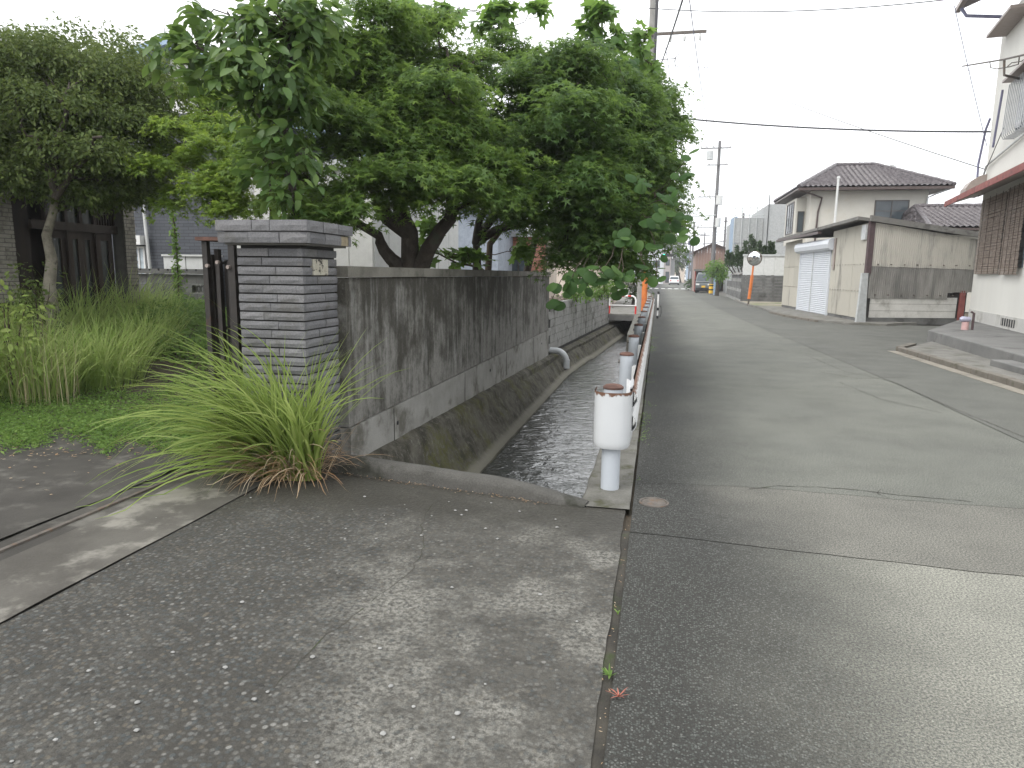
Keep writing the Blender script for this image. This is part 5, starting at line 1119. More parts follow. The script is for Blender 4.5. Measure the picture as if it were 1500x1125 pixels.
b = MB(); pr = [(.0, 2.66), (.16, 2.66), (.27, 2.74), (.31, 2.9), (.27, 3.05), (.16, 3.12), (.0, 3.12)]; b.sweep([[f1.p(u, v, w_) for v, w_ in pr] for u in (us0-.3, us1+.28)], True, True); b.build('shutter_box', M_SHUT, s_o)
b = MB(); b.fbox(f1, us1+.32, us1+.5, .05, .09, 1.9, 3.1); b.build('side_board', M_HOOD, sh)
# corrugated gable face
L2 = f2.len; nc = 4; st = (L2-.12)/nc
for i in range(nc):
    a0, a1 = .12+i*st, .12+(i+1)*st+.04; z0 = lambda u: .0+.16*u/L2; t0, t1 = ZC-.12+(ZE-ZC)*a0/L2, ZC-.12+(ZE-ZC)*a1/L2
    corr(f2, a0, min(a1, L2), 2.0-.06*i/nc, t0, 1.97-.06*i/nc, t1, v=.06, amp=.02, name='sheet')
    lo = .90 if i < 2 else (.90 if i == 2 else 1.12)
    corr(f2, a0, min(a1, L2), lo, 2.05, lo+(.0 if i < 3 else .02), 2.03, v=.045, amp=.02, mat=M_CORRL, name='sheet', raggd=0 if i < 3 else .02)
    for k in range(2):
        for wz in (2.06, 1.02): b = MB(); uu = a0+st*(.25+.5*k); b.cyl(f2.p(uu, .03, wz), f2.p(uu, .11, wz), .022, 6); b.build('bolt', M_IRON, sh)
b = MB(); b.fbox(f2, .1, L2, -.03, .0, .0, .24); b.build('footing', M_BLOCKD, sh)
for k in range(3):
    b = MB(); b.fbox(f2, .25, L2-.5, -.02, .012+.006*k, .235+k*.24, .235+(k+1)*.24-.008); b.build('plank', weathered('white_plank', (.44,.43,.39), (.56,.545,.5), 2, .85, .2, 40, .003, (.3,.29,.26), 1.5), sh)
b = MB(); b.fbox(f2, L2-.42, L2-.22, .0, .05, .16, 1.2); tag(b.build('post', M_RED, sh), 'oxide red steel post')
b = MB(); b.fbox(f2, -.06, .12, -.02, .10, 1.75, ZC-.08); tag(b.build('post', M_MAROON, sh), 'dark maroon corner post')
# tapering galvanised downpipe at the corner
b = MB(); b.sweep([[f2.p(-.14+dx, .10+dv, w_) for dx, dv in ((-hw, -.0), (hw, -.0), (hw, .1), (-hw, .1))] for w_, hw in ((.05, .17), (.9, .13), (1.76, .11))], True, True); b.build('downpipe', M_GALV, sh)
b = MB(); b.sweep([[f1.p(L1-.25+dx, .06+dv, w_) for dx, dv in ((-.2, 0), (.2, 0), (.2, .06), (-.2, .06))] for w_ in (2.9, 3.4)], True, True); b.build('flashing', M_GALV, sh)
b = MB(); b.sweep([[f1.p(0, .45, ZD-.05), f1.p(0, .45, ZD+.06), f1.p(0, -4, ZD+.5), f1.p(0, -4, ZD+.4)], [f1.p(L1+.1, .45, ZC-.05), f1.p(L1+.1, .45, ZC+.06), f2.p(L2+.2, .15, ZE+.06), f2.p(L2+.2, .15, ZE-.02)]], True, True); b.build('roof', M_SHROOF, sh)
b = MB(); b.fbox(f1, -.05, L1*.62, .36, .50, ZD-.10, ZD-.0); b.build('gutter', M_BROWN, sh)
b = MB(); b.prism([f2.p(-.12, .12, ZC-.10), f2.p(L2+.25, .12, ZE-.10), f2.p(L2+.25, .12, ZE+.08), f2.p(-.12, .12, ZC+.09)], f2.n*.09); b.build('barge_board', M_SHROOF, sh)
# ================================================================== RIGHT: two-storey tiled house behind the shed
def tiled(quad, par, pitch=.27, course=.26, name='roof_face', amp=.035):
    A_, B_, C_, D_ = [Vector(q) for q in quad]      # eave A->B, top D->C
    nrm = (B_-A_).cross(D_-A_).normalized(); 
    if nrm.z < 0: nrm = -nrm
    eu = (B_-A_).normalized(); up = ((D_+C_)/2-(A_+B_)/2); h = (up-eu*up.dot(eu)).length; rows = max(2, int(h/course)); cols = max(4, int((B_-A_).length/pitch*5)); Vv = []; F = []
    for j in range(rows*2):
        t = (j//2+(j % 2)*.98)/rows; l, r_ = A_.lerp(D_, t), B_.lerp(C_, t)
        for i in range(cols+1):
            p = l.lerp(r_, i/cols); d = (p-A_).dot(eu); Vv.append(p+nrm*(amp*math.sin(2*math.pi*d/pitch)+(.0 if j % 2 else .07)))
    for j in range(rows*2-1):
        for i in range(cols): a = j*(cols+1)+i; F.append((a, a+1, a+cols+2, a+cols+1))
    off = np.array(wl(par)); o = link(name, np_mesh(name, np.array([list(v) for v in Vv])-off, F, M_RTILE), par); return o
def hip_roof(par, x0, x1, y0, y1, z, rx0, rx1, ry, rz):
    E = [(x0, y0, z), (x1, y0, z), (x1, y1, z), (x0, y1, z)]; Ra, Rb = (rx0, ry, rz), (rx1, ry, rz)
    tiled([E[0], E[1], Rb, Ra], par); tiled([E[3], E[0], Ra, Ra], par); tiled([E[1], E[2], Rb, Rb], par); tiled([E[2], E[3], Ra, Rb], par)
    for a, c in ((E[0], Ra), (E[1], Rb), (Ra, Rb), (E[3], Ra)):
        b = MB(); n = 14; P = [Vector(a).lerp(Vector(c), i/n)+Vector((0, 0, .06)) for i in range(n+1)]; b.tube(P, [.11+.015*(i % 2) for i in range(n+1)], 7); b.build('ridge', M_RTILE, par)
    b = MB(); b.add([Vector(e)-Vector((0, 0, .12)) for e in E]+[Vector(e)-Vector((0, 0, .02)) for e in E], [(0, 3, 2, 1), (0, 1, 5, 4), (1, 2, 6, 5), (2, 3, 7, 6), (3, 0, 4, 7)]); b.build('soffit', M_BROWN, par)
h2 = empty('tiled_house', (11, 45, 0), 'cream two-storey house with hipped tile roof behind the tin shed', 'house')
X0, X1, Y0, Y1 = 8.15, 14.1, 42, 48.5; EZ = 6.42
b = MB(); b.box(X0, X1, Y0, Y1, 0, EZ); b.build('wall', M_CREAM, h2)
hip_roof(h2, X0-.85, X1+.95, Y0-.8, Y1+.8, EZ+.05, 10.0, 12.1, 45.2, 8.15)
fr = Fr((X0, Y0, 0), (X1, Y0, 0)); wx = [onY(k, 300, 42).x-X0 for k in (1283, 1330)]
window(h2, fr, wx[0], wx[1], 4.75, 5.76, .0, M_FRAME, M_WINDOW, 1, .06)
b = MB(); b.fbox(fr, wx[0]-.02, wx[1]+.02, .013, .02, 5.22, 5.26); b.build('window_bar', M_FRAME, h2)
b = MB(); b.fbox(fr, -.85, fr.len+.95, .72, .84, EZ-.12, EZ-.0); b.build('gutter', M_BROWN, h2)
b = MB(); b.tube([fr.p(-.75, .78, EZ-.1), fr.p(-.2, .5, EZ-.25), fr.p(.55, .08, EZ-.45), fr.p(.4, .07, EZ-1.2), fr.p(.32, .07, 2)], .05, 7); b.build('downpipe', M_BROWN, h2)
b = MB(); b.tube([fr.p(fr.len+.8, .78, EZ-.1), fr.p(fr.len+.3, .4, EZ-.3), fr.p(fr.len-.05, .07, EZ-.5), fr.p(fr.len-.05, .07, 2)], .05, 7); b.build('downpipe', M_GALV, h2)
p = onY(1222, 262, 40.8); q = onY(1221, 330, 40.8)
tv = empty('vent_stack', (q.x, 40.6, 2.8), 'thin white vent pipe standing before the cream tiled house', 'vent pipe'); b = MB(); b.tube([(q.x, 40.6, 2.6), (q.x, 40.6, p.z)], .06, 8); b.build('pipe', M_OFFW, tv); b = MB(); b.tube([(q.x, 40.6, p.z), (q.x, 40.6, p.z+.1)], [.09, .07], 8); b.build('cap', M_OFFW, tv)
# bay on the left side with two windows
b = MB(); b.box(X0-.55, X0-.002, 43.2, 46.5, 3.5, 6.1); b.build('bay', M_CREAM, h2)
fs = Fr((X0-.55, 46.5, 0), (X0-.55, 43.2, 0)); 
if fs.n.x > 0: fs.n = -fs.n
window(h2, fs, .6, 2.7, 4.2, 5.9, .0, M_FRAME, M_WINDOW, 2, .07)
fy = Fr((X0-.55, 43.2, 0), (X0, 43.2, 0)); window(h2, fy, .16, .42, 4.2, 5.3, .0, M_FRAME, M_WINDOW, 0, .05)
# satellite dish on the ridge and antenna
p = onY(1305, 249, 45); sdh = empty('roof_dish', (p.x, 45.0, 7.9), 'small pale dish on the ridge of the cream tiled house', 'satellite dish'); b = MB(); b.sweep([[(p.x+r_*math.cos(a), 44.9-.25*r_*r_-.12*math.sin(a)*r_, p.z+r_*math.sin(a)) for a in np.linspace(0, 6.283, 16, False)] for r_ in (.02, .15, .28)], True); b.build('dish', M_OFFW, sdh); b = MB(); b.tube([(p.x, 45.05, 7.8), (p.x, 45.0, p.z)], .03, 6); b.build('stem', M_GALV, sdh)
p = onY(1262, 205, 45.2); an = empty('roof_antenna', (p.x, 45.2, 8.1), 'thin television antenna on the cream tiled house', 'antenna'); b = MB(); b.tube([(p.x, 45.2, 8.0), (p.x, 45.2, p.z+.05)], .02, 5); b.build('mast', M_GALV, an); b = MB(); b.tube([(p.x-.25, 45.2, p.z), (p.x+.5, 45.2, p.z+.1)], .015, 5); b.build('boom', M_GALV, an)
for k in range(4): b = MB(); xx = p.x-.2+k*.2; b.tube([(xx, 45.0, p.z+.03*k), (xx, 45.4, p.z+.03*k)], .01, 4); b.build('element', M_GALV, an)
# ---- lower tiled roof behind
h3 = empty('low_tiled_house', (14, 39, 0), 'low house whose dark tile roof shows over the tin shed', 'house')
b = MB(); b.box(12.9, 18, 37.6, 44, 0, 3.95); b.build('wall', M_CREAM, h3); hip_roof(h3, 12.5, 19, 36.6, 44.6, 4.0, 13.2, 18, 41, 5.35)
# ================================================================== RIGHT: pale house at the right edge
rh = empty('stucco_house', (10.5, 20, .32), 'tall pale stucco house with reed blinds at the right edge', 'house')
HC, HD = Vector((9.75, 24.45, .32)), Vector((7.55, 12.3, .32)); fr = Fr(HC, HD)
if fr.n.x > 0: fr.n = -fr.n
b = MB(); b.prism([fr.p(0, 0, .30), fr.p(fr.len, 0, .30), fr.p(fr.len, -6, .30), fr.p(0, -6, .30)], (0, 0, 8.6)); b.build('wall', M_CREAMR, rh)
b = MB(); b.fbox(fr, .02, fr.len, -.2, .018, 0.0, .335); b.build('plinth', M_FOUND, rh)
def hu(x, y=400):      # distance along the facade of a photo column
    d = _ray(x, y); A2 = np.array([[fr.u.x, -d[0]], [fr.u.y, -d[1]]]); s_ = np.linalg.solve(A2, np.array([-HC.x, -HC.y])); return float(s_[0]), float(CAMH+d[2]*s_[1]-.32)
ua, wa = hu(1467, 473); ub, wb = hu(1487, 480)
vg = MB(); vg.fbox(fr, ua, ub, .0, .022, .07, .27); vgo = vg.build('vent_grille', M_BLACK, rh)
for k in range(6): b = MB(); u = ua+(ub-ua)*(k+.5)/6; b.fbox(fr, u-.012, u+.012, .022, .034, .06, .28); b.build('bar', M_FOUND, vgo)
# red-edged awning over the blinds
u0, w0 = hu(1405, 303); ue = fr.len
zA = hu(1449, 293)[1]; b = MB(); u_ = .0
b.sweep([[fr.p(u, 0.0, zA+.34), fr.p(u, .95, zA+.02), fr.p(u, .95, zA-.05), fr.p(u, 0., zA+.26)] for u in (-.15, ue)], True, True); b.build('awning', M_HOOD, rh)
b = MB(); b.fbox(fr, -.17, ue, .952, .99, zA-.09, zA+.07); tag(b.build('awning_edge', M_RED, rh), 'oxide red awning edge')
# reed blinds: bundles of thin reeds hung under the awning
def blind(u0, u1, w0, w1, v, label, gap=.026):
    t = MB(); n = int((w1-w0)/gap)
    for k in range(n):
        w_ = w0+k*gap; dz = random.uniform(-.005, .005); b0 = fr.p(u0+random.uniform(-.02, .02), v+random.uniform(-.006, .006), w_); b1 = fr.p(u1+random.uniform(-.02, .02), v+random.uniform(-.006, .006), w_+dz); m_ = b0.lerp(b1, .5)+Vector((0, 0, random.uniform(-.008, .008))); t.tube([b0, m_, b1], .0115, 4)
    o = tag(t.build('reed_blind', M_REED, loc=tuple(fr.p((u0+u1)/2, v, w0))), label, 'reed blind', 'reed blinds on the pale house')
    for k in range(4):
        u = u0+(u1-u0)*(k+.5)/4; b = MB(); b.tube([fr.p(u, v+.016, w0), fr.p(u+.01, v+.02, (w0+w1)/2), fr.p(u, v+.016, w1)], .006, 4); c = b.build('cord', M_TWIG, o)
bu0, bw0 = hu(1432, 402); bu1, bw1 = hu(1466, 408); bu2 = hu(1471, 400)[0]; bw2 = hu(1480, 402)[1]
blind(bu0, bu1, bw0+.02, zA+.05, .10, 'brown reed blind hanging nearest the house corner under the red awning'); blind(bu2, bu2+1.6, bw2, zA+.05, .13, 'second brown reed blind cut off by the right picture edge')
b = MB(); b.fbox(fr, bu0-.05, bu2+1.6, .0, .03, bw0+.15, zA); b.build('window_recess', M_WINDOW, rh)
# vent hood
hu0, hw0 = hu(1434, 280); hu1, hw1 = hu(1458, 285); zz = hu(1440, 282)[1]
b = MB(); pr = [(0, .62), (.18, .58), (.40, .42), (.52, .22), (.52, .10), (0., .02)]; b.sweep([[fr.p(u, v, zz-.1+w_) for v, w_ in pr] for u in (hu0+.05, hu0+.85)], True, True); vo = b.build('vent_hood', M_HOOD, rh); b = MB(); b.obox(fr.p(hu0+.12, .12, zz-.115), fr.u*.66, fr.n*.36, Vector((0, 0, .12))); b.build('opening', M_BLACK, vo)
# pipes and cables on the wall
za = hu(1470, 255)[1]; b = MB(); b.tube([fr.p(.1, .06, zz+.05), fr.p(.05, .07, zz+.45), fr.p(.3, .07, zz+.75), fr.p(ue, .07, zz+1.6)], .03, 7); b.build('conduit', M_GALV, rh)
b = MB(); b.tube([fr.p(-.35, .12, zz+.0), fr.p(-.38, .15, zz+.9), fr.p(-.18, .1, zz+1.9), fr.p(-.02, .05, zz+2.2)], .035, 7); b.build('bent_pipe', M_CABLEB, rh)
w1_ = hu(1440, 100)[1]; uA, wA = hu(1478, 85)
def hv(x, y, v):
    d = _ray(x, y); o_ = HC+fr.n*v; A2 = np.array([[fr.u.x, -d[0]], [fr.u.y, -d[1]]]); s_ = np.linalg.solve(A2, np.array([-o_.x, -o_.y])); return fr.p(float(s_[0]), v, CAMH+d[2]*float(s_[1])-.32)
b = MB(); b.tube([hv(1410, 97, .75), hv(1471, 87, .75), hv(1510, 78, .75)], .024, 6); b.tube([hv(1450, 91, .75), hv(1451, 99, .72), hv(1460, 101, .7), hv(1478, 98, .7), hv(1492, 94, .7), hv(1493, 84, .75)], .014, 6); b.tube([hv(1471, 88, .75), hv(1471, 110, .72), hv(1500, 117, .1)], .03, 6); b.tube([hv(1474, 99, .7), hv(1482, 92, .6), hv(1496, 90, .3), hv(1505, 84, .1)], .012, 5); b.build('laundry_bracket', M_IRON, rh)
# window grille cage
gu, gw0 = hu(1486, 203); gw1 = hu(1492, 125)[1]
cg = MB().fbox(fr, gu, gu+2, .0, .02, gw0+.1, gw1); cgo = cg.build('window', M_WINDOW, rh)
for k in range(12):
    u = gu+k*.17; b = MB(); b.tube([fr.p(u, .0, gw1), fr.p(u, .26, gw1-.02), fr.p(u, .30, gw0+.08), fr.p(u, .26, gw0), fr.p(u, 0, gw0)], .014, 5); b.build('grille_bar', M_ALU, cgo)
b = MB(); b.fbox(fr, gu-.1, gu+2, .0, .42, gw1+.05, gw1+.11); b.build('hood', M_HOOD, cgo)
b = MB(); a_, b__ = hu(1490, 130), hu(1473, 215); b.tube([fr.p(a_[0], .33, a_[1]), fr.p(b__[0], .3, b__[1])], .03, 6); b.build('loose_pole', M_CABLEB, rh)
b = MB(); b__ = hu(1447, 255); b.tube([fr.p(a_[0], .2, a_[1]-1), fr.p(b__[0], .1, b__[1])], .012, 5); b.build('loose_cable', M_CABLE, rh)
# eave and gutter
zE = hu(1470, 33)[1]+.95; gz = onX(1400, 24, 9.75)
b = MB(); b.sweep([[fr.p(u, .0, zE+.25), fr.p(u, 1.0, zE-.15), fr.p(u, 1.0, zE-.02), fr.p(u, -3, zE+1.5)] for u in (-1.0, ue)], True, True); b.build('eave', M_BROWN, rh)
b = MB(); b.fbox(fr, -1.05, ue, 1.0, 1.14, zE-.22, zE-.08); b.build('gutter', M_HOOD, rh)
b = MB(); b.tube([fr.p(-.55, 1.05, zE-.25), fr.p(-.5, .9, zE-.5), fr.p(.05, .1, zE-.8), fr.p(.05, .06, zE-1.)], .05, 7); b.build('downpipe', M_CABLEB, rh)
b = MB(); b.fbox(fr, .5, 3, .0, .5, zE-1.5, zE-1.42); b.build('upper_canopy', M_HOOD, rh)
# standpipe valve on the platform
p = onZ(1413, 483, .32); st_ = empty('standpipe', p, 'small pink standpipe with metal valve on the platform by the red post', 'standpipe'); b = MB(); b.tube([p, p+Vector((0, 0, .20))], [.085, .08], 12); b.build('pipe', M_PINKPOT, st_, smooth=True); b = MB(); b.tube([p+Vector((-.13, 0, .25)), p+Vector((-.08, 0, .27)), p+Vector((.1, 0, .27))], [.05, .075, .06], 10); b.build('valve', M_VALVE, st_, smooth=True)
b = MB(); b.tube([p+Vector((.17, 0, .0)), p+Vector((.17, 0, .42)), p+Vector((.1, 0, .46))], .03, 6); b.build('riser', M_MAROON, st_)
# ================================================================== MIDDLE DISTANCE
# traffic mirror
mi = empty('traffic_mirror', (4.92, 39.5, 0), 'round convex traffic mirror on an orange post at the corner', 'traffic mirror')
top = onY(1105, 379, 39.5); lean = Vector((top.x, 39.5, 0))
mb_, mt_ = Vector((4.86, 39.5, 0)), Vector((top.x-.0, 39.55, 2.3))
b = MB(); b.tube([mb_, mb_.lerp(mt_, .17)], .045, 10); b.build('foot', M_IRON, mi); b = MB(); b.tube([mb_.lerp(mt_, .165), mb_.lerp(mt_, .72)], .085, 12); b.build('post', M_ORANGE, mi, smooth=True); b = MB(); b.tube([mb_.lerp(mt_, .70), mt_+Vector((0, 0, .3))], .05, 10); b.build('upper_post', M_ORANGE, mi, smooth=True)
mdir = Vector((-.42, -1, -.08)).normalized(); mxv = mdir.cross(Vector((0, 0, 1))).normalized(); mup = mxv.cross(mdir); mc = Vector((top.x, 39.42, 2.56))
def disc(rr_, seg=28): return [[mc+mxv*(r_*math.cos(a))+mup*(r_*math.sin(a))+mdir*d for a in np.linspace(0, 2*math.pi, seg, False)] for r_, d in rr_]
b = MB(); b.sweep(disc([(.001, .10), (.12, .095), (.22, .08), (.30, .055), (.36, .02)]), True); b.build('mirror_face', M_MIRROR, mi, smooth=True)
b = MB(); b.sweep(disc([(.36, .03), (.395, .03), (.40, -.03), (.3, -.10), (.001, -.12)]), True); b.build('rim', M_ORANGE if False else M_IRON, mi, smooth=True)
# block wall with white fence
bf = empty('block_fence_wall', (6, 44, 0), 'dark block wall topped with white panels behind the traffic mirror', 'wall')
fx0, fx1 = onY(1088, 400, 44).x, 8.6; fr = Fr((fx0, 44, 0), (fx1, 44, 0)); nb = 9; bl = fr.len/nb
for r_i in range(8):
    for i in range(nb):
        o_ = .5*bl if r_i % 2 else 0; a0, a1 = max(0, i*bl-o_+.006), min(fr.len, (i+1)*bl-o_-.006); b = MB(); b.fbox(fr, a0, a1, -.15, random.uniform(-.006, .006), .1+r_i*.195, .1+(r_i+1)*.195-.01); b.build('block', M_BLOCKD, bf)
for k in range(6): b = MB(); b.fbox(fr, k*fr.len/6+.006, (k+1)*fr.len/6-.006, -.10, -.04, 1.68, 2.80); b.build('panel', M_OFFW, bf)
b = MB(); b.fbox(fr, -.04, fr.len, -.14, .02, 2.80, 2.92); b.build('top_rail', M_GALV, bf)
b = MB(); b.fbox(fr, 0, fr.len, -.03, .02, -.05, .1); b.build('footing', M_PAVE, bf)
# street side wall, older, tiled top
sw = empty('roadside_wall', (5, 50, 0), 'old stained roadside wall with small tile coping beside the carport', 'wall')
a_ = Vector((fx0-.02, 44.2, 0)); c_ = Vector((onY(1064, 430, 57).x, 57, 0)); fr = Fr(c_, a_)
if fr.n.x > 0: fr.n = -fr.n
nb = 14; bl = fr.len/nb
for r_i in range(8):
    for i in range(nb):
        if i < 5 and r_i > 5: continue
        b = MB(); b.fbox(fr, i*bl+.008, (i+1)*bl-.008, -.15, random.uniform(-.01, .006), .0+r_i*.21, (r_i+1)*.21-.01); b.build('block', M_BLOCKD if (i*3+r_i) % 3 else M_BLOCK, sw)
b = MB(); b.fbox(fr, .0, fr.len, -.13, -.015, 0, 1.25); b.build('core', M_CORE, sw)
b = MB(); b.sweep([[fr.p(u, .14, 1.70), fr.p(u, -.08, 1.84), fr.p(u, -.3, 1.70)] for u in (5*bl-.1, fr.len)], True, True); b.build('coping', M_SHROOF, sw)
# juniper behind the wall and light green shrub before the carport
def juniper(label, spikes, Y):
    c = onY(sum(q[0] for q in spikes)/len(spikes), 400, Y); c.z = 0; c.x += .25; t = empty('juniper', c, label, 'tree'); b = MB(); P, A = [], []
    for (x, ytop, ybot, wpx) in spikes:
        p1, p0 = onY(x, ytop, Y), onY(x, ybot, Y); w_ = wpx*Y/1000; b.tube([c, c.lerp(p0, .6)+Vector((0, 0, .3)), p0, p1], [.06, .05, .04, .01], 5); n = 330
        k = rng.random(n); cc = np.array([list(p0.lerp(p1, float(q)))for q in k]); P.append(cc+rng.normal(size=(n, 3))*(w_*(.08+.34*(1-k)))[:, None]*np.array([1, 1, .4])); A.append(np.array([0, 0, 1.])+rng.normal(size=(n, 3))*.45)
    b.build('trunk', M_BARK, t); P = np.concatenate(P); A = np.concatenate(A); V, F = cloud('small', P, rng.normal(size=P.shape), A, rng.uniform(.14, .26, len(P))); link('crown', np_mesh('crown', V-np.array(c), F, M_CONIF), t)['kind'] = 'stuff'
juniper('spiky dark juniper behind the roadside wall', [(1100, 345, 385, 12), (1092, 355, 388, 10), (1080, 362, 390, 9), (1072, 372, 390, 8), (1066, 368, 390, 6), (1086, 370, 392, 12), (1105, 352, 380, 8)], 51)
juniper('slim juniper rising above the white fence panels', [(1113, 355, 376, 5), (1120, 363, 376, 4)], 47); juniper('slim juniper beside the shed roof', [(1128, 356, 376, 5), (1132, 358, 376, 4)], 47)
padtree('light green trimmed shrub before the carport', 1050, 430, 58, [(1050,390,14,8),(1042,397,10,7),(1058,398,10,8),(1052,405,12,6)], M_FIG, 'shrub', .22, 'garden_shrub', 40)
# scaffold-netted building
nb_ = empty('netted_building', (9, 62, 0), 'grey building wrapped in scaffold netting behind the junipers', 'building')
x0, x1, x2 = onY(1075, 340, 60).x, onY(1118, 340, 60).x, 14
b = MB(); b.box(x0+.3, x1-.1, 60.3, 70, 0, 6.3); b.build('wall', M_GREYN, nb_); b = MB(); b.box(x1, x2, 58, 68, 0, 7.2); b.build('wall', M_GREYN, nb_)
for i in range(4):
    for k in range(3): b = MB(); u0 = x0+(x1-x0)*i/4; b.box(u0+.03, u0+(x1-x0)/4-.03, 60.1, 60.14, .2+k*2.05, 2.2+k*2.05); b.build('net_panel', M_GREYN, nb_)
for i in range(3):
    for k in range(3): b = MB(); u0 = x1+(x2-x1)*i/3; b.box(u0+.04, u0+(x2-x1)/3-.04, 57.85, 57.89, .2+k*2.05, 2.2+k*2.05); b.build('net_panel', M_GREYN, nb_)
for x in list(np.linspace(x0, x1, 5))+list(np.linspace(x1, x2, 4)): b = MB(); yy = 60 if x < x1 else 57.8; b.tube([(x, yy, 0), (x, yy, 7.2 if x < x1 else 7.9)], .04, 5); b.build('scaffold_pole', M_GALV, nb_)
for z in (6.5, 7.1): b = MB(); b.tube([(x0, 60, z), (x1, 60, z)], .035, 5); b.build('scaffold_rail', M_GALV, nb_)
b = MB(); b.box(x0-.05, x0+.25, 60.2, 63, 3.6, 6.4); b.build('blue_sheet', M_BLUE, nb_)
# carport shed
cp = empty('brown_carport', (5.2, 74, 0), 'brown clad gabled carport beyond the utility pole', 'carport')
x0, x1 = onY(1018, 400, 72).x, onY(1063, 400, 72).x+.3; xm = onY(1042, 400, 72).x; zL, zR, zM = 4.0, 4.1, 4.75
nbp = 12
for i in range(nbp):
    u0, u1 = x0+(x1-x0)*i/nbp, x0+(x1-x0)*(i+1)/nbp-.02; zt = lambda x: zL+(zM-zL)*(x-x0)/(xm-x0) if x < xm else zM+(zR-zM)*(x-xm)/(x1-xm)
    b = MB(); b.prism([(u0, 72, 2.25), (u1, 72, 2.25), (u1, 72, zt(u1)-.06), (u0, 72, zt(u0)-.06)], (0, .05, 0)); b.build('plank', M_BRNW, cp)
b = MB(); b.prism([(x0-.3, 71.6, zL-.15), (x0-.3, 71.6, zL-.03), (xm, 71.6, zM+.1), (x1+.3, 71.6, zR-.03), (x1+.3, 71.6, zR-.15), (xm, 71.6, zM-.04)], (0, 8, 0)); b.build('roof', M_BROWN, cp)
b = MB(); b.box(x0-.1, x1+.1, 71.9, 72.1, 2.05, 2.25); b.build('lintel', M_SHROOF, cp); b = MB(); b.box(x0, x1, 77.5, 77.6, 0, 4); b.build('back_wall', M_GREYN, cp)
b = MB(); b.box(x0+.02, x0+.14, 72.06, 77.5, 0, 4); b.build('side_wall', M_BRNW, cp); b = MB(); b.box(x1-.14, x1, 72.06, 77.5, 0, 4); b.build('side_wall', M_BRNW, cp)
for x in (x0+.05, x1-.1): b = MB(); b.box(x-.06, x+.06, 71.95, 72.05, 0, 2.05); b.build('post', M_RED, cp)
# vehicles -----------------------------------------------------------
def vehicle(name, label, loc, yaw, L, W_, H_, paint, prof, cabin, group=None, cat='car', plate=None):
    """prof: lower body side outline (y,z) fractions; cabin: glasshouse outline; front is +y before yaw"""
    t = empty(name, loc, label, cat, group); t.rotation_euler = (0, 0, yaw)
    def part(nm, b, mat, par, smooth=False): o = link(nm, b.mesh(nm, mat, Vector((0, 0, 0)), smooth), par); return o
    def loft(outline, w0, w1, z0, z1):
        rings = []
        for sx in (-1, -.86, .86, 1):
            rings.append([(sx*(w0+(w1-w0)*max(0, (z*H_-z0)/(z1-z0)))*W_/2, y*L, z*H_ if abs(sx) < 1 else z*H_*(1 if z < .5 else .985)) for y, z in outline])
        b = MB(); b.sweep(rings, True, True); return b
    body = part('body', loft(prof, 1., .97, 0, H_), paint, t)
    cab = part('roof', loft(cabin, 1.0, .80, .5*H_, H_), paint, body)
    ys = [q[0] for q in cabin]; zs = [q[1] for q in cabin]; zb, zt = min(zs)*H_, max(zs)*H_
    # glass: rear, front, sides, set just proud
    (yr0, zr0), (yr1, zr1), (yf1, zf1), (yf0, zf0) = cabin[0], cabin[1], cabin[-2], cabin[-1]
    def glass(ya_, za_, yb2, zb2, nm, sg):
        k0, k1 = .14, .84; a = Vector((0, (ya_+(yb2-ya_)*k0)*L+sg*.02, (za_+(zb2-za_)*k0)*H_)); c = Vector((0, (ya_+(yb2-ya_)*k1)*L+sg*.02, (za_+(zb2-za_)*k1)*H_)); b = MB()
        wb, wt = W_*.44, W_*.37; b.prism([a-Vector((wb, 0, 0)), a+Vector((wb, 0, 0)), c+Vector((wt, 0, 0)), c-Vector((wt, 0, 0))], (0, -sg*.03, 0)); part(nm, b, M_WINDOW, t)
    glass(yr0, zr0, yr1, zr1, 'rear_window', -1); glass(yf0, zf0, yf1, zf1, 'windscreen', 1)
    for sx in (-1, 1):
        b = MB(); x0_ = sx*W_*.492; x1_ = sx*W_*.425; zz0, zz1 = (zr0+.05)*H_, (zr1-.06)*H_
        b.prism([(x0_, (yr0+.05)*L, zz0), (x0_, (yf0-.05)*L, zz0), (x1_, (yf1-.02)*L, zz1), (x1_, (yr1+.03)*L, zz1)], (sx*.012, 0, 0)); part('side_window', b, M_WINDOW, t)
    for sx in (-1, 1):
        for y in (-.31, .31):
            b = MB(); b.tube([(sx*(W_/2-.2), y*L, .3), (sx*(W_/2+.005), y*L, .3)], .3, 16); w_ = part('wheel', b, M_BLACK, t); b = MB(); b.tube([(sx*(W_/2-.02), y*L, .3), (sx*(W_/2+.012), y*L, .3)], .18, 12); part('rim', b, M_GALV, w_)
        b = MB(); b.box(sx*W_*.36-.12, sx*W_*.36+.12, -.502*L-.01, -.49*L, .42*H_, .54*H_); part('tail_light', b, M_LAMPR, t); b = MB(); b.box(sx*W_*.35-.15, sx*W_*.35+.15, .485*L, .502*L, .38*H_, .46*H_); part('headlight', b, M_LAMPW, t)
        b = MB(); b.box(sx*(W_/2+.02)-.08, sx*(W_/2+.02)+.08, .22*L, .25*L, .58*H_, .66*H_); part('door_mirror', b, M_BLACK, t)
    for e, nm in ((-1, 'rear_bumper'), (1, 'front_bumper')): b = MB(); b.box(-W_*.46, W_*.46, e*.495*L-.05, e*.495*L+.05, .15*H_, .26*H_); part(nm, b, M_BLACK, t)
    b = MB(); e = 1 if plate else -1; b.box(-.17, .17, e*.505*L-.02, e*.505*L+.02, .27*H_, .36*H_); part('number_plate', b, plate or M_WHP, t)
    return t
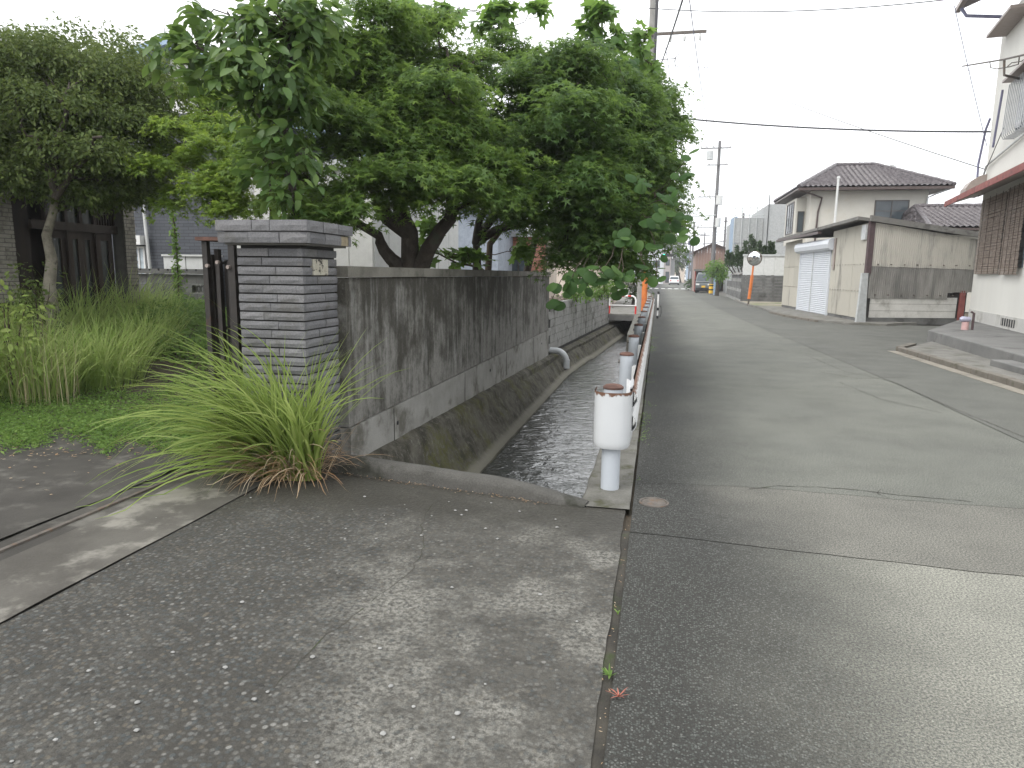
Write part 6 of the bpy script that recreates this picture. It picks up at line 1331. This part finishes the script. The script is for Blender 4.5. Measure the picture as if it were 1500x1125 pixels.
hatch = ([(-.5,.17),(-.5,.5),(-.47,.58),(.22,.58),(.46,.5),(.5,.42),(.5,.17)], [(-.48,.58),(-.40,.95),(-.30,1.),(.05,1.),(.12,.96),(.30,.575)])
vanp = ([(-.5,.14),(-.5,.5),(-.49,.56),(.43,.54),(.49,.42),(.5,.14)], [(-.495,.555),(-.46,.95),(-.42,1.),(.24,1.),(.30,.97),(.46,.53)])
P = onZ(987, 417.2); vehicle('car', 'white hatchback seen from behind waiting past the crosswalk', (P.x, P.y, 0), 0, 3.9, 1.66, 1.5, M_CARW, *hatch, group='far cars')
P = onZ(990, 413.8); vehicle('car', 'silver car just ahead of the white hatchback', (P.x-1.3, P.y+6, 0), 0, 4.1, 1.68, 1.55, M_CARS, *hatch, group='far cars')
P = onZ(999, 412.4); vehicle('car', 'white van coming the other way beyond the hatchback', (P.x, P.y, 0), math.pi, 4.3, 1.75, 1.9, M_CARW, *vanp, group='far cars', cat='van')
P = onZ(953, 416.2); vehicle('car', 'white van parked side-on before the far white house', (P.x, 114, .0), R_(90), 3.4, 1.5, 1.85, M_CARW, *vanp, group='far cars', cat='van')
P = onZ(1033, 431.5); vehicle('car', 'dark grey boxy van parked at the carport facing the road', (onY(1033, 431, 66.5).x, 68.2, 0), math.pi-.12, 3.4, 1.5, 1.9, M_CARG, *vanp, group='far cars', cat='van', plate=M_YEL)
# small blue-white sign boards / vending panel beside the pole
for i, (xa, xb, m, lab) in enumerate(((1044.5, 1047.5, M_BLUE, 'pale blue upright panel beside the pole'), (1048.5, 1052, M_WHP, 'white and dark slatted rack beside the blue panel'))):
    p0, p1 = onY(xa, 430, 61), onY(xb, 430, 61); t = empty('blue_signboard' if i == 0 else 'slatted_rack', (p0.x, 61, 0), lab, 'signboard' if i == 0 else 'rack')
    b = MB(); b.box(p0.x, p1.x, 61, 61.12, 0, 1.9); b.build('board', m if i == 0 else M_FRAME, t)
    for k in range(1 if i == 0 else 6): b = MB(); b.box(p0.x+.02, p1.x-.02, 60.96, 60.995, .2+k*.3, (1.8 if i == 0 else .36+k*.3)); b.build('slat', M_CARW if i else M_BLUE, t)
# utility poles farther down the road
pm = upole((4.5, 62, 0), 12.75, .19, .12, 'tall grey utility pole on the right of the road before the carport', [(12.1, -1.55, .95, .1, (-1.5, -1.1, -.5, .85)), (10.75, -.95, .75, .09, (-.8, .6)), (8.15, -1.6, .0, .08, (-1.4, -1., -.6)), (5.6, -1.5, .0, .07, (-1.4,))], M_POLEF)
L0 = pm.location
b = MB(); b.tube([L0+Vector((0, 0, 12.7)), L0+Vector((.02, 0, 13.7))], .03, 5); b.build('lightning_rod', M_GALV, pm)
b = MB(); b.tube([L0+Vector((-.75, -.3, 11.2)), L0+Vector((-.75, -.3, 11.9))], .28, 12); b.build('switch_box', M_GALV, pm)
for z, r_ in ((7.9, .28), (6.05, .22)): b = MB(); b.tube([L0+Vector((.22, -.2, z-.35)), L0+Vector((.22, -.2, z+.4))], r_, 12); b.build('transformer', M_OFFW, pm)
b = MB(); b.tube([L0+Vector((0, -.15, 6.7)), L0+Vector((-2.45, -.2, 6.55))], .05, 6); b.tube([L0+Vector((0, -.15, 5.8)), L0+Vector((-1.2, -.2, 6.6))], .025, 5); b.tube([L0+Vector((-2.45, -.2, 6.55)), L0+Vector((-2.45, -.2, 5.6))], .04, 5); b.build('lamp_arm', M_GALV, pm)
b = MB(); b.tube([L0+Vector((0, 0, .1)), L0+Vector((0, 0, .9))], .2, 14); tag(b.build('warning_band', M_YEL, pm), 'yellow and black warning band')
for q in (.35, .7): b = MB(); b.tube([L0+Vector((0, 0, q)), L0+Vector((0, 0, q+.12))], .202, 14); b.build('black_band', M_BLACK, pm)
for (x, ytop, Y, hw, lab) in ((1017.5, 325, 95, 1.1, 'far utility pole left of the brown carport'), (1064, 318, 80, 0., 'slim far pole above the carport roof'), (1090, 312, 75, .9, 'distant pole with cross-arm above the netted building'), (1033, 340, 130, .8, 'very distant pole between the carport and the far trees'), (1012, 352, 120, .6, 'short distant pole behind the traffic lights')):
    p = onY(x, ytop, Y); g0 = onY(x, 400, Y); h_ = p.z; upole((p.x-.004*h_, Y, 0), h_, .15, .1, lab, [(h_-.6, -hw, hw, .1, (-hw*.8, hw*.8))] if hw else [(h_-.5, -.3, .3, .08, ())], M_POLEF)
# traffic lights
tl = empty('traffic_light', (0.3, 96, 0), 'overhead traffic light showing green beyond the crosswalk', 'traffic light'); c = onY(977, 374, 96); b = MB(); b.tube([(c.x-4, 96, 0), (c.x-4, 96, c.z+.6)], .11, 8); b.build('post', M_GALV, tl); b = MB(); b.tube([(c.x-4, 96, c.z+.55), (c.x+.6, 96, c.z+.45)], .05, 6); b.build('arm', M_GALV, tl)
b = MB(); b.box(c.x-.62, c.x+.75, 95.8, 96.0, c.z-.2, c.z+.2); b.build('housing', M_CONIF if False else M_GATE, tl)
for k, m in enumerate((M_GREENL, M_BLACK, M_BLACK)): b = MB(); xx = c.x-.38+k*.42; b.tube([(xx, 95.80, c.z), (xx, 95.76, c.z)], .16, 12); b.build('lens', m, tl)
c = onY(1012, 355, 97); t2 = empty('traffic_light', (c.x, 97, 0), 'dark traffic light hung beside the far pole', 'traffic light'); b = MB(); b.box(c.x-.35, c.x+.35, 97, 97.2, c.z-.35, c.z+.2); b.build('housing', plain('blue_black', (.05,.055,.09), .5), t2); b = MB(); b.tube([(c.x+.5, 97.1, c.z+.1), (c.x-.3, 97.1, c.z+.1)], .04, 5); b.build('arm', M_GALV, t2); b = MB(); b.tube([(c.x, 97, c.z), (c.x, 96.95, c.z)], .13, 10); b.build('lens', M_BLACK, t2)
# far street: houses, trees, hill
x0, x1 = onY(930, 400, 130).x, onY(972, 400, 130).x
fh = block_building('far_white_house', 'far white two-storey house on the left past the crossing', x0, x1, 130, 140, 5.8, plain('far_white', (.55,.57,.6), .8), M_GALV, wins=((3.2, 4.4, 3., 4.2), (3.0, 4.2, .6, 2.2)), cat='house', gable=1.2)
x0b, x1b = x1+.05, onY(982, 400, 130).x; block_building('far_tower_house', 'narrow grey-brown building beside the far white house', x0b, x1b, 129.5, 138, 6.0, plain('far_taupe', (.32,.29,.28), .8), M_SHROOF, wins=((.35, .9, .3, 2.2), (.3, .9, 3.4, 4.4)), cat='building')
x0c, x1c = x1b+.05, onY(988, 400, 132).x; block_building('far_grey_shed', 'grey block beside the narrow building at the crossing', x0c, x1c, 132, 140, 4.5, M_GREYN, M_SHROOF, cat='building')
x0, x1 = onY(988, 400, 165).x, onY(1003, 400, 165).x; block_building('far_cream_house', 'cream far house past the waiting cars', x0, x1, 165, 175, 3.8, M_PINK, M_RTILE, wins=((.4, 1.2, 1.2, 2.2),), cat='house', gable=1.0)
x0, x1 = onY(1006, 400, 240).x, onY(1016, 400, 240).x; block_building('far_blue_tower', 'pale blue distant building at the end of the street', x0, x1, 240, 250, 9.5, plain('far_blue', (.32,.40,.5), .8), M_GREYN, wins=((.5, 1.5, 3, 5),), cat='building')
x0, x1 = onY(1040, 400, 190).x, onY(1110, 400, 190).x
block_building('far_row_house', 'long low distant house hidden mostly by the carport', x0, x1, 190, 200, 6, M_GREYN, M_RTILE, cat='house', gable=1.5)
def fartree(label, x, Y, pads_px, mat=M_FARLEAF, leaf=.5): padtree(label, x, 420, Y, pads_px, mat, 'tree', leaf, 'far_tree', 7.)
fartree('big far tree behind the traffic lights', 995, 150, [(985,368,14,12),(998,375,12,12),(975,362,10,10),(1005,385,7,8),(990,388,12,9),(996,358,8,6)])
fartree('distant tree left of the crossing', 962, 140, [(960,375,10,9),(968,388,8,7)])
fartree('low distant trees at the end of the street', 1008, 260, [(1006,402,8,4),(1012,405,6,4)], leaf=.8)
bush('roadside_bush', 'clipped dark shrub at the carport corner', (onY(1013, 420, 78).x, 78, 0), .4, .8, 60, .3, M_CONIF)
# kerb-side strips beyond the bridge
sheet('left_verge', [(-14, 33.4), (-.35, 33.4), (-.6, 60), (-2.9, 88), (-30, 88)], .012, M_PAVE)
sheet('right_verge', [(5.7, 47.5), (5.0, 58), (4.6, 64), (3.7, 72), (3.8, 88), (30, 88), (30, 47.5)], .012, M_PAVE)
# ------------------------------------------------------------------ overhead cables, each a thing
def cable(label, a, c, sag, rad, mat=M_CABLE, n=14):
    a, c = Vector(a), Vector(c); P = [a.lerp(c, i/n)-Vector((0, 0, sag*4*(i/n)*(1-i/n))) for i in range(n+1)]; b = MB(); b.tube(P, rad, 5); return tag(b.build('overhead_cable', mat, loc=tuple(a)), label, 'cable')
um = Vector((-.50, 26.6, 0)); p = onY(1450, 194, 24.6)
cable('thick black cable crossing the road to the pale house corner', onY(966, 170, 26.6), Vector((9.8, 24.5, p.z)), .15, .028)
cable('thin cable crossing high over the road at the top', onY(950, 12, 30.2), onY(1400, -2, 26), .25, .018)
cable('slack thin cable falling to the pale house wall', onY(1020, 90, 60), Vector((9.75, 24.5, onY(1437, 249, 24.6).z)), .3, .016)
cable('service wire dropping down to the bent pipe on the pale house', onY(1398, 8, 23.2), onY(1446, 215, 24.4), .05, .012, M_CABLEB)
cable('cable rising steeply from the orange-sleeved mast', onY(966, 100, 26.6), onY(1003, -10, 14), .05, .02)
cable('faint cable from the utility pole down the road', onY(975, 70, 30.2), (2.2, 61.8, 10.9), .8, .014, M_CABLEB)
cable('second faint cable from the utility pole down the road', onY(1010, 0, 20), (4., 61.8, 12.2), .6, .014, M_CABLEB)
cable('cable between the far poles across the street', onY(940, 331, 70), onY(1037, 322, 95), .3, .03)
for i, (y0, y1, Y) in enumerate(((340, 335, 110), (348, 352, 115), (356, 350, 120), (335, 342, 125))):
    cable(['uppermost far cable across the crossing', 'second far cable across the crossing', 'lowest far cable across the crossing', 'far cable rising right over the carport'][i], onY(960, y0+4, Y), onY(1072, y1, Y*.8), .5, .03)
cable('wavy double cable above the road near the house top', onY(980, 96, 34), onY(1460, 103, 27), .12, .010, M_CABLEB)
for i, (xx, zz_) in enumerate(((-1.32, 11.25), (.03, 11.0), (.58, 11.0), (1.2, 11.0))):
    cable(['far-left wire on the upper cross-arm running down the road', 'inner wire on the upper cross-arm running down the road', 'middle wire on the upper cross-arm running down the road', 'outer wire on the upper cross-arm running down the road'][i], (xx, 30.2, zz_), (3.0+i*.55, 61.8, 12.2), .7, .011, M_CABLEB)
# ------------------------------------------------------------------ damp air
hz = MB().box(-520, 520, -120, 720, -1.8, 30); ho = hz.build('haze', bpy.data.materials.new('haze')); ho['kind'] = 'stuff'; ho['label'] = 'thin pale damp air over the whole street'; ho['category'] = 'haze'
hm = ho.data.materials[0]; hm.use_nodes = True; tn = hm.node_tree; tn.nodes.clear(); pvn = tn.nodes.new('ShaderNodeVolumePrincipled'); pvn.inputs['Color'].default_value = (.93, .95, 1, 1); pvn.inputs['Density'].default_value = .0009; pvn.inputs['Anisotropy'].default_value = .2
on = tn.nodes.new('ShaderNodeOutputMaterial'); tn.links.new(pvn.outputs[0], on.inputs['Volume'])
